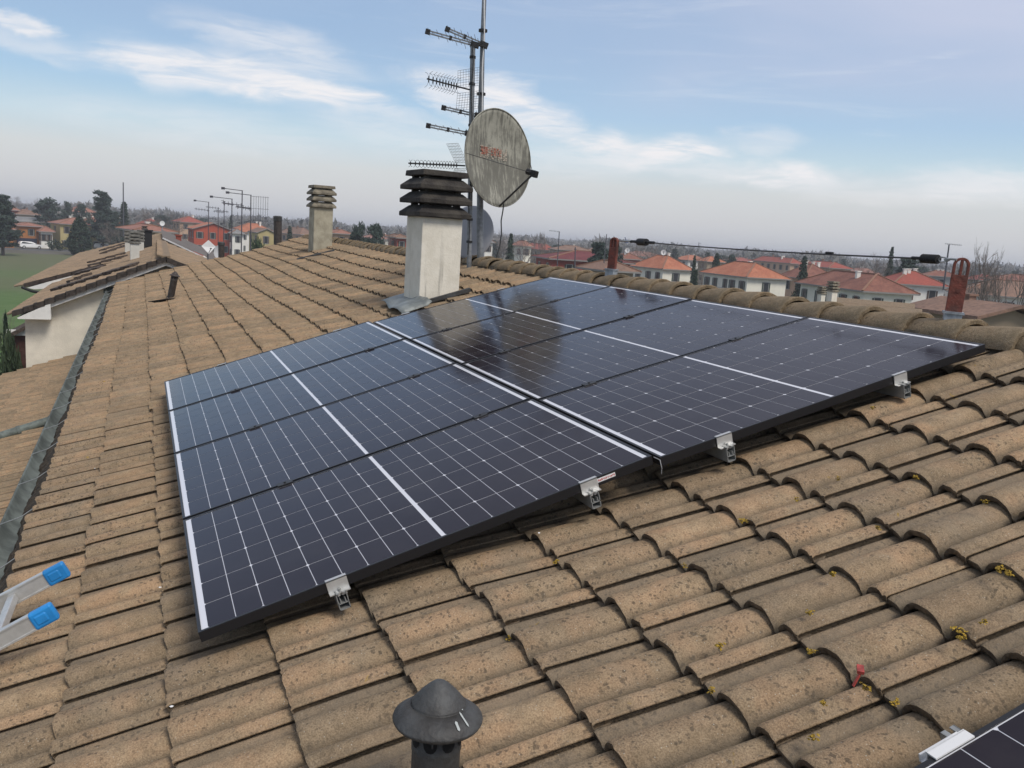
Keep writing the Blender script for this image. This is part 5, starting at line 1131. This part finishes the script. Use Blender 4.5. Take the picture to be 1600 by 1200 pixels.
def T_bare(seed, H=9, spread=.55, twig=None, upright=.35, depth=6, lean=0, rk=1.0):
    g = random.Random(seed); tr = MB(); cr = MB()
    def br(p, d, L, r_, lv):
        q = p + d * L; mid = p.lerp(q, .5) + Vector((g.uniform(-1, 1), g.uniform(-1, 1), g.uniform(-.4, .4))) * L * .06
        (tr if lv < 2 else cr).tube([tuple(p), tuple(mid), tuple(q)], [r_, r_ * .85, r_ * .68], 5 if lv < 3 else 3, caps=False)
        if lv >= depth: return
        n = g.choice((2, 3, 3)) if lv < depth - 1 else 4
        for i in range(n):
            nd = (d + Vector((g.gauss(0, spread), g.gauss(0, spread), g.gauss(0, spread * .6) + upright * .35))).normalized()
            br(p.lerp(q, g.uniform(.55, 1.0)), nd, L * g.uniform(.62, .86), r_ * .62, lv + 1)
    br(Vector((0, 0, 0)), Vector((lean, 0, 1)).normalized(), H * .26, H * .016 * rk, 0); return tr, cr, twig or M_TWIG
_tm = {}
def tree(kind, label, cx, topy, d, width=None, variant=0, cat='tree', name=None, group=None, mk=None, hk=None, boty=None):
    key = (kind, variant)
    if key not in _tm:
        tr, cr, lm = {'conifer': lambda: T_conifer(100 + variant), 'cypress': lambda: T_cypress(200 + variant), 'cedar': lambda: T_cedar(300 + variant), 'round': lambda: T_round(400 + variant), 'pine': lambda: T_round(420 + variant, 9, 3.9, L_CED, .25, .75, 70, 44, .40),
             'bare': lambda: T_bare(500 + variant), 'poplar': lambda: T_bare(540 + variant, 11, .30, M_TWIG, 1.3), 'birch': lambda: T_bare(560 + variant, 10, .46, M_TWIG2, .8, 7, rk=1.7), 'bush': lambda: T_round(600 + variant, 3, 2.4, L_EV, .05, 1.2, 30, 50, .26), 'hedge': None}[kind]()
        hgt = max(v[2] for v in cr.v); wid = max(abs(v[0]) for v in cr.v); _tm[key] = (tr.mesh('trunk', M_BARK), cr.mesh('crown' , lm), hgt, wid)
    if cx < 480 and d > 100: d *= 1.17
    a, b, hgt, wid = _tm[key]; p = at(cx, topy, d); H = p.z - GZ; s_ = H / hgt; sx_ = s_ if width is None else (width * d / FPX / 2) / wid
    g = random.Random(label); t = thing(name or {'conifer': 'spruce_tree', 'cypress': 'cypress_tree', 'cedar': 'cedar_tree', 'pine': 'pine_tree', 'round': 'evergreen_tree', 'bare': 'bare_tree', 'poplar': 'poplar_tree', 'birch': 'birch_tree', 'bush': 'bush'}[kind], label, cat, (p.x, p.y, GZ), (0, 0, g.uniform(0, 6.28)), group)
    sx_ *= 1.35 if kind not in ('bare', 'birch', 'poplar', 'bush') else 1.1; t.scale = (sx_, sx_, s_); o1 = link(bpy.data.objects.new('trunk', a), t); o2 = link(bpy.data.objects.new('crown', b), t); return t
TR = [('cedar', 'tall broad dark cedar, tallest tree on the left side of the photo', 160, 296, 185, 40, 0), ('conifer', 'tall ragged spruce right of the tallest cedar', 194, 314, 190, 26, 0), ('pine', 'wide dark pine left of the tallest cedar', 76, 307, 215, 38, 0),
  ('pine', 'smaller umbrella shaped pine between the wide pine and the tallest cedar', 105, 313, 230, 16, 1), ('cypress', 'dense dark green cone shaped tree in front of the yellow house', 124, 337, 160, 28, 0), ('cedar', 'dark tree cut by the left edge of the photo', 2, 302, 150, 44, 1),
  ('pine', 'dark tree with brown foliage behind the yellow house', 128, 317, 225, 22, 2), ('conifer', 'second spruce close behind the ragged spruce', 181, 330, 200, 24, 1), ('bare', 'bare tree under the ragged spruce by the road', 172, 345, 168, 34, 0), ('bare', 'bare tree left of the neighbouring ridge', 187, 352, 160, 30, 1),
  ('bare', 'pair of bare crowns beyond the wide pine, left one', 30, 306, 420, 26, 0), ('bare', 'pair of bare crowns beyond the wide pine, right one', 55, 308, 420, 22, 2),
  ('bare', 'rounded bare tree above the neighbouring ridge', 230, 323, 210, 36, 2), ('bare', 'bare tree left of the orange red building', 262, 330, 175, 40, 3), ('bare', 'low bare tree beside the orange red building', 285, 352, 120, 30, 1), ('bare', 'bare shrubs behind the roof slab on the left', 245, 340, 150, 40, 0),
  ('conifer', 'small dark spruce seen between the aerials', 361, 336, 230, 13, 0), ('bush', 'green evergreen shrub right of the aerial masts', 402, 366, 85, 34, 0), ('conifer', 'small spruce right of the tall brown flue', 453, 352, 150, 20, 1), ('bare', 'bare tree behind the tall brown flue', 447, 346, 240, 40, 2), ('bare', 'bare trees left of the small near chimney', 470, 346, 260, 36, 3),
  ('pine', 'left one of two dark evergreens between the near chimneys', 562, 344, 120, 30, 0), ('pine', 'right one of two dark evergreens between the near chimneys', 586, 346, 118, 32, 2), ('bare', 'bare tree right of the two dark evergreens', 607, 352, 150, 36, 1), ('bare', 'bare tree close to the left side of the large chimney', 628, 358, 200, 30, 0),
  ('conifer', 'dark slim conifer right of the dish cable', 799, 363, 130, 22, 1), ('bare', 'spreading bare tree left of the slim conifer', 787, 359, 145, 46, 2), ('bare', 'bare tree behind the beige house at centre', 824, 369, 180, 50, 3), ('poplar', 'group of upright bare poplars right of the hanging cable', 849, 360, 230, 16, 0), ('poplar', 'upright bare poplar beside the group of poplars', 838, 362, 235, 12, 1),
  ('bare', 'bare tree in front of the red building', 845, 378, 120, 40, 0), ('cedar', 'big round dark cedar left of the far red post', 938, 375, 105, 52, 2), ('pine', 'dark evergreen directly behind the far red post', 962, 380, 112, 30, 1), ('bare', 'wide bare tree under the left end of the cable', 1020, 372, 210, 44, 1), ('bare', 'bare tree above the left orange roof', 990, 377, 190, 40, 3),
  ('conifer', 'dark tree between the two orange roofed houses, left', 1086, 398, 125, 15, 0), ('cypress', 'tall dark cone tree between the two orange roofed houses, right', 1121, 393, 160, 18, 0), ('bare', 'reddish bare tree between the two orange roofed houses', 1102, 393, 150, 30, 2), ('pine', 'dark evergreen above the right orange roof', 1144, 396, 200, 18, 2), ('conifer', 'ragged dark conifer standing between the walls of the bright pair', 1088, 420, 96, 22, 1),
  ('conifer', 'pointed dark blue spruce in front of the brown red roof', 1258, 399, 118, 30, 0), ('bare', 'large bare tree left of the dark layered conifer', 1372, 393, 150, 54, 2), ('bare', 'lower bare tree left of the large one', 1350, 404, 160, 34, 0), ('conifer', 'tall thin ragged conifer with sparse branches near the shock absorber', 1395, 384, 150, 18, 1), ('cedar', 'broad black green cedar behind the shock absorber', 1422, 401, 135, 56, 0),
  ('birch', 'large pale bare birch near the right edge of the photo', 1566, 372, 62, 92, 0), ('birch', 'second pale bare tree behind the large birch', 1590, 395, 75, 60, 1), ('bare', 'bare brown shrubby tree at the foot of the birch', 1545, 440, 60, 50, 3), ('bare', 'bare tree at the left foot of the birch', 1525, 425, 110, 30, 1),
  ('bare', 'bare tree behind the lowest brown roof on the right', 1590, 432, 130, 40, 2)]
for (k, lab, x, y, d, w_, v) in TR: tree(k, lab, x, y, d, w_, v)
def wh2(x):
    for xm, w_ in ((60, 'at the left edge'), (95, 'above the wide dark pine'), (150, 'left of the tallest cedar'), (205, 'behind the ragged spruce'), (240, 'above the neighbouring ridge'), (330, 'above the orange red gable'), (380, 'behind the left aerials'), (430, 'behind the right aerials'), (475, 'right of the tall brown flue'), (520, 'beside the small near chimney'), (560, 'just right of the small near chimney'), (600, 'above the two dark evergreens'), (635, 'just left of the large chimney'), (740, 'behind the large chimney'), (800, 'behind the hanging dish cable'), (850, 'beside the bare poplars'), (900, 'above the red building'), (960, 'behind the round dark cedar'), (1000, 'behind the far red post'), (1045, 'above the left orange roof'), (1100, 'between the orange roofs'), (1160, 'above the right orange roof'), (1220, 'above the balcony house'), (1290, 'above the salmon house'), (1340, 'right of the salmon house'), (1400, 'left of the shock absorber'), (1460, 'behind the shock absorber'), (1530, 'just right of the near red post')):
        if x < xm: return w_
    return 'behind the pale birch'
g = random.Random(21); wh = ['left of the tall pine', 'above the orange red gable', 'behind the aerials', 'between the near chimneys', 'behind the large chimney', 'behind the hanging cable', 'behind the round cedar', 'above the left orange roof', 'above the right orange roof', 'above the salmon house', 'behind the red post', 'near the right edge']
for i in range(72):
    x = -10 + 1640 * (i + g.uniform(-.4, .4)) / 72; d = g.uniform(240, 420); hor = 317 + .0663 * x; k = g.choice(['bare', 'bare', 'bare', 'poplar', 'pine', 'conifer']); w_ = g.uniform(20, 34)
    tree(k, 'far-off hazy %s tree on the horizon %s' % ({'bare': 'bare', 'poplar': 'upright bare', 'pine': 'dark rounded', 'conifer': 'dark pointed'}[k], wh2(x)), x, hor + g.uniform(-1, 9), d, w_ if k != 'poplar' else 12, g.randrange(3) if k != 'poplar' else g.randrange(2), group='far-off trees along the horizon')
# woods on the horizon that read as one mass
def woods():
    g = np.random.default_rng(9); V = []; F = []; nb = 0
    for (n, d0, d1, h0, h1) in ((1500, 380, 650, 6, 10.5), (2400, 650, 1300, 8, 13), (1500, 1300, 2200, 10, 15)):
        azs = g.uniform(R(-20), R(62), n); ds = g.uniform(d0, d1, n); hs_ = g.uniform(h0, h1, n) * (0.8 + .3 * np.sin(azs * 23) * np.sin(azs * 57 + 1))
        for a, d, h in zip(azs, ds, hs_):
            m = 26; c = np.stack([CAM.x + np.sin(a) * d + g.normal(0, 2.6, m), CAM.y + np.cos(a) * d + g.normal(0, 2.6, m), GZ + h * g.uniform(.02, 1, m) ** .8], 1)
            s_ = d / 700 * .8 + .5; a_ = g.normal(0, s_, (m, 3)); b_ = g.normal(0, s_, (m, 3)); a_[:, 2] *= 1.2
            V.append(np.stack([c - a_, c + b_, c + a_], 1).reshape(-1, 3)); F.append(np.arange(nb, nb + 3 * m).reshape(-1, 3)); nb += 3 * m
    V = np.concatenate(V); F = np.concatenate(F); me = bpy.data.meshes.new('distant_woods'); me.vertices.add(len(V)); me.vertices.foreach_set('co', V.astype(np.float32).ravel()); me.loops.add(F.size); me.loops.foreach_set('vertex_index', F.astype(np.int32).ravel())
    me.polygons.add(len(F)); me.polygons.foreach_set('loop_start', np.arange(0, F.size, 3, dtype=np.int32)); me.update(calc_edges=True); me.materials.append(mat('distant_woods', (.165, .150, .138), 1, 0, .01, color2=(.105, .108, .095)))
    o = bpy.data.objects.new('distant_woods', me); link(o); tag(o, 'hazy blue grey belt of bare woods along the whole horizon', 'woods', kind='stuff')
woods()
# hedge by the road
ha, hb_ = gpt(74, 391), gpt(139, 394); mb = MB(); g = random.Random(4)
for i in range(150): leaves(mb, ha.lerp(hb_, g.random()) + Vector((0, g.uniform(-.4, .4), g.uniform(.2, 1.9))), 12, .45, .20, g)
mb.build('hedge', L_CYP, None, tuple(ha), label='clipped dark hedge along the road in front of the yellow house', cat='hedge')
# dark garden at the far left below the neighbouring eave
for i, (x, y, d, w_, k, lab) in enumerate([(8, 482, 34, 14, 'cypress', 'thin dark cypress at the left edge below the neighbouring eave'), (14, 500, 30, 40, 'bush', 'dark shrub against the cream gable wall at the left edge'), (-12, 498, 36, 40, 'round', 'dark evergreen cut by the left edge beside the cream wall'), (20, 508, 36, 30, 'bush', 'low dark bush behind the corner of the cream wall'), (4, 485, 50, 30, 'bare', 'bare shrub rising over the dark garden at the left edge')]): tree(k, lab, x, y, d, w_, 0)
pm = at(22, 540, 27); gb = MB(); gb.add([(-30, 20.5, GZ + .06), (-2.8, 20.5, GZ + .06), (-2.8, 42, GZ + .06), (-30, 42, GZ + .06)], [(0, 1, 2, 3)]); gb.build('garden_ground', mat('dark_garden_soil', (.03, .027, .02), 1, .4, 2), kind='structure')
q1_, q2_, q3_ = at(17, 521, 31), at(40, 509, 31), at(40, 520, 31); mb = MB(); dpt = Vector((0, 3, 0))
mb.bar(q1_, q2_ + (q2_ - q1_) * .5, .9, .10); rr_ = mb.build('canopy', M_STACK, None, tuple(q1_), label='edge of a small red brown canopy roof beside the cream gable wall', cat='canopy'); mb = MB(); mb.box(q2_.x - .5, q2_.x + 1.2, q2_.y - .3, q2_.y - .2, q3_.z - .05, q3_.z + .12); mb.build('fascia', M_WHITE, rr_, tuple(q1_)); 
mb = MB(); mb.box(q2_.x - .3, q2_.x + 1.0, q2_.y - .1, q2_.y + 2.2, GZ, q3_.z - .05); mb.build('wall', mat('dark_brick', (.10, .045, .035), .9, .3, 3), rr_, tuple(q1_))
# aerials beyond the far edge
M_AER = mat('dark_aerial_metal', (.10, .10, .115), .6, metal=.2)
def aerial(label, bx, by, tx, ty, d, arms, grp='aerials beyond the far end of the roof', thick=.017):
    b_, t_ = at(bx, by, d), at(tx, ty, d); t = thing('tv_aerial', label, 'aerial', tuple(b_), (0, 0, 0), grp); mb = MB(); mb.tube([b_ - Vector((0, 0, .8)), t_], [thick, thick * .8], 8); mb.build('mast', M_AER, t, tuple(b_))
    for (f, l0, l1, kind_) in arms:
        c = b_.lerp(t_, f); p0 = c - rt * l0 + Vector((0, 0, .03)); p1 = c + rt * l1; mb = MB(); mb.bar(p0, p1, .014, .018)
        if kind_ == 'log': mb.bar(p0 - rt * .03, p0 + rt * .05, .05, .06)
        else:
            n = int((l0 + l1) / .10)
            for k in range(n): q = p0.lerp(p1, (k + .5) / n); mb.bar(q - Vector((0, 0, .05)), q + Vector((0, 0, .05)), .012, .012)
        if kind_ == 'grid':
            for k in range(7): q = p1 + rt * (.08 + .06 * k); mb.tube([q - Vector((0, 0, .32)), q + Vector((0, 0, .32))], .004, 4)
            for s_ in (-.3, 0, .3): mb.tube([p1 + Vector((0, 0, s_)), p1 + rt * .46 + Vector((0, 0, s_))], .004, 4)
        mb.build('antenna_arm', M_AER, t, tuple(b_))
aerial('tallest aerial beyond the roof edge, with a long arm to the left', 377, 392, 378.5, 298, 24, [(1.0, .50, .02, 'log'), (.76, .52, .03, 'yagi'), (.72, .15, .22, 'grid')])
aerial('aerial right of the tallest one beyond the roof edge', 392, 391, 392, 305, 24.5, [(1.0, .62, .02, 'log'), (.75, .40, .02, 'yagi')])
aerial('third aerial from the right beyond the roof edge, long arm to the left', 362, 402, 362.5, 311, 27, [(1.0, .60, .02, 'log'), (.90, .26, .05, 'yagi')])
aerial('fourth aerial from the right beyond the roof edge', 349, 402, 350.5, 315, 32, [(1.0, .10, .04, 'yagi'), (.82, .30, .15, 'yagi')])
aerial('short dark aerial above the orange red gable', 341, 398, 341, 324, 38, [(.98, .5, .05, 'yagi'), (.9, .2, .2, 'yagi')])
aerial('pale tall aerial in front of the orange red building', 325.5, 380, 326, 316, 34, [(1.0, .5, .02, 'log'), (.80, .5, .02, 'yagi'), (.6, .1, .3, 'yagi')])
aerial('small distant aerial left of the dish cable posts, with two arms', 871, 412, 874, 362, 62, [(1.0, .72, .02, 'yagi'), (.76, .55, .05, 'yagi')], 'aerials beyond the ridge', .04)
aerial('aerial with crossbar behind the near red post', 1477, 432, 1483, 382, 58, [(1.0, .25, .75, 'yagi'), (.40, .9, .1, 'yagi')], 'aerials beyond the ridge', .05)
aerial('thin aerial with long crossbar behind the far red post', 945, 395, 948, 366, 70, [(.75, .0, 2.4, 'log'), (.3, .1, .1, 'yagi')], 'aerials beyond the ridge', .04)
aerial('thin pole rising above the red building at centre', 899, 425, 899, 386, 60, [(.9, .1, .1, 'yagi')], 'aerials beyond the ridge', .05)
aerial('slender pale lamp mast above the neighbouring white chimneys', 193, 360, 192.5, 285, 150, [], 'aerials beyond the ridge', .10)
# white dishes near the far edge
cq = at(326, 386, 25.5); t = thing('flat_dish', 'white diamond shaped dish in front of the orange red building', 'satellite dish', tuple(cq))
nd = ((CAM - cq).normalized() + Vector((.25, 0, .1))).normalized(); t.rotation_euler = nd.to_track_quat('Z', 'Y').to_euler(); mb = MB(); k_ = .19
mb.add([(0, -k_, .0), (k_, .02, .0), (0, k_, 0), (-k_, .02, 0), (0, 0, -.03), (0, -k_ * .9, -.05), (k_ * .9, .02, -.05), (0, k_ * .9, -.05), (-k_ * .9, .02, -.05)], [(0, 1, 4), (1, 2, 4), (2, 3, 4), (3, 0, 4), (0, 5, 6, 1), (1, 6, 7, 2), (2, 7, 8, 3), (3, 8, 5, 0), (8, 7, 6, 5)]); mb.build('reflector', M_WP, t)
mb = MB(); mb.tube([(0, -k_ * .8, 0), (.02, -k_ * .3, .15)], .008, 5); mb.bar((.02, -k_ * .35, .15), (.02, -k_ * .2, .15), .04, .04); mb.build('feed_arm', M_RUBBER, t)
mb = MB(); mb.tube([(0, 0, -.05), (0, -.06, -.12), (0, -.5, -.12)], .018, 6); mb.build('pole', M_MAST, t)
dish('satellite_dish', 'white oval dish tucked behind the short black flue', at(342, 394, 25), (CAM - at(342, 394, 24)).normalized() - rt * .7, .17, M_WP, depth=.08)
dish('satellite_dish', 'round white dish on top of the beige house behind the neighbouring ridge', at(253.5, 349, 61), (CAM - at(253, 349, 61)).normalized(), .15 * 1.0, M_WP, depth=.08)
b0_ = at(253.5, 357, 61)
mb = MB(); mb.tube([b0_ - Vector((0, 0, .3)), at(253.5, 350, 61.1)], .03, 6); mb.build('dish_pole', M_MAST, None, tuple(b0_), label='short pole carrying the round white dish on the beige house', cat='pole')
b0_ = at(279, 378, 45); mb = MB(); mb.box(-.12, .12, -.12, .12, -1.4, .28); mb.box(-.16, .16, -.16, .16, .28, .34); o = mb.build('chimney', mat('dull_red_chimney', (.26, .07, .05), .9)); o.location = b0_; tag(o, 'small orange red chimney standing beyond the white trimmed roof edge', 'chimney')
# ------------------------------------------------------------------ pylon-like masts on the horizon
for (x, y, h_, lab) in ((1207, 397, 8, 'faint lattice mast on the horizon above the salmon house'), (1509, 418, 14, 'blue grey water tower like mast right of the near red post'), (1092, 386, 8, 'very faint distant mast above the left orange roof')):
    p = at(x, y + h_, 700); q = at(x, y - h_, 700); mb = MB(); w_ = 1.2
    for s_ in (-1, 1): mb.tube([Vector((p.x + s_ * w_, p.y, GZ)), q], [.35, .2], 4)
    for k in range(6): z = p.z + (q.z - p.z) * k / 6; mb.box(p.x - w_, p.x + w_, p.y - .1, p.y + .1, z, z + .3)
    mb.build('lattice_mast', M_MAST, None, (p.x, p.y, GZ), label=lab, cat='mast')
HAZE = True
if HAZE:
    mb = MB(); mb.box(-2600, 3200, -60, 3000, GZ - 1, 14.0); hz = mb.build('haze', [], kind='stuff'); m = bpy.data.materials.new('haze'); m.use_nodes = True; N = NT(m.node_tree); N.n.remove(N.n['Principled BSDF'])
    v = N.new('ShaderNodeVolumePrincipled', {'Color': (.92, .94, 1.0, 1), 'Density': 0.00055, 'Anisotropy': 0.0}); N.l.new(v.outputs[0], N.n['Material Output'].inputs['Volume']); hz.data.materials.append(m)
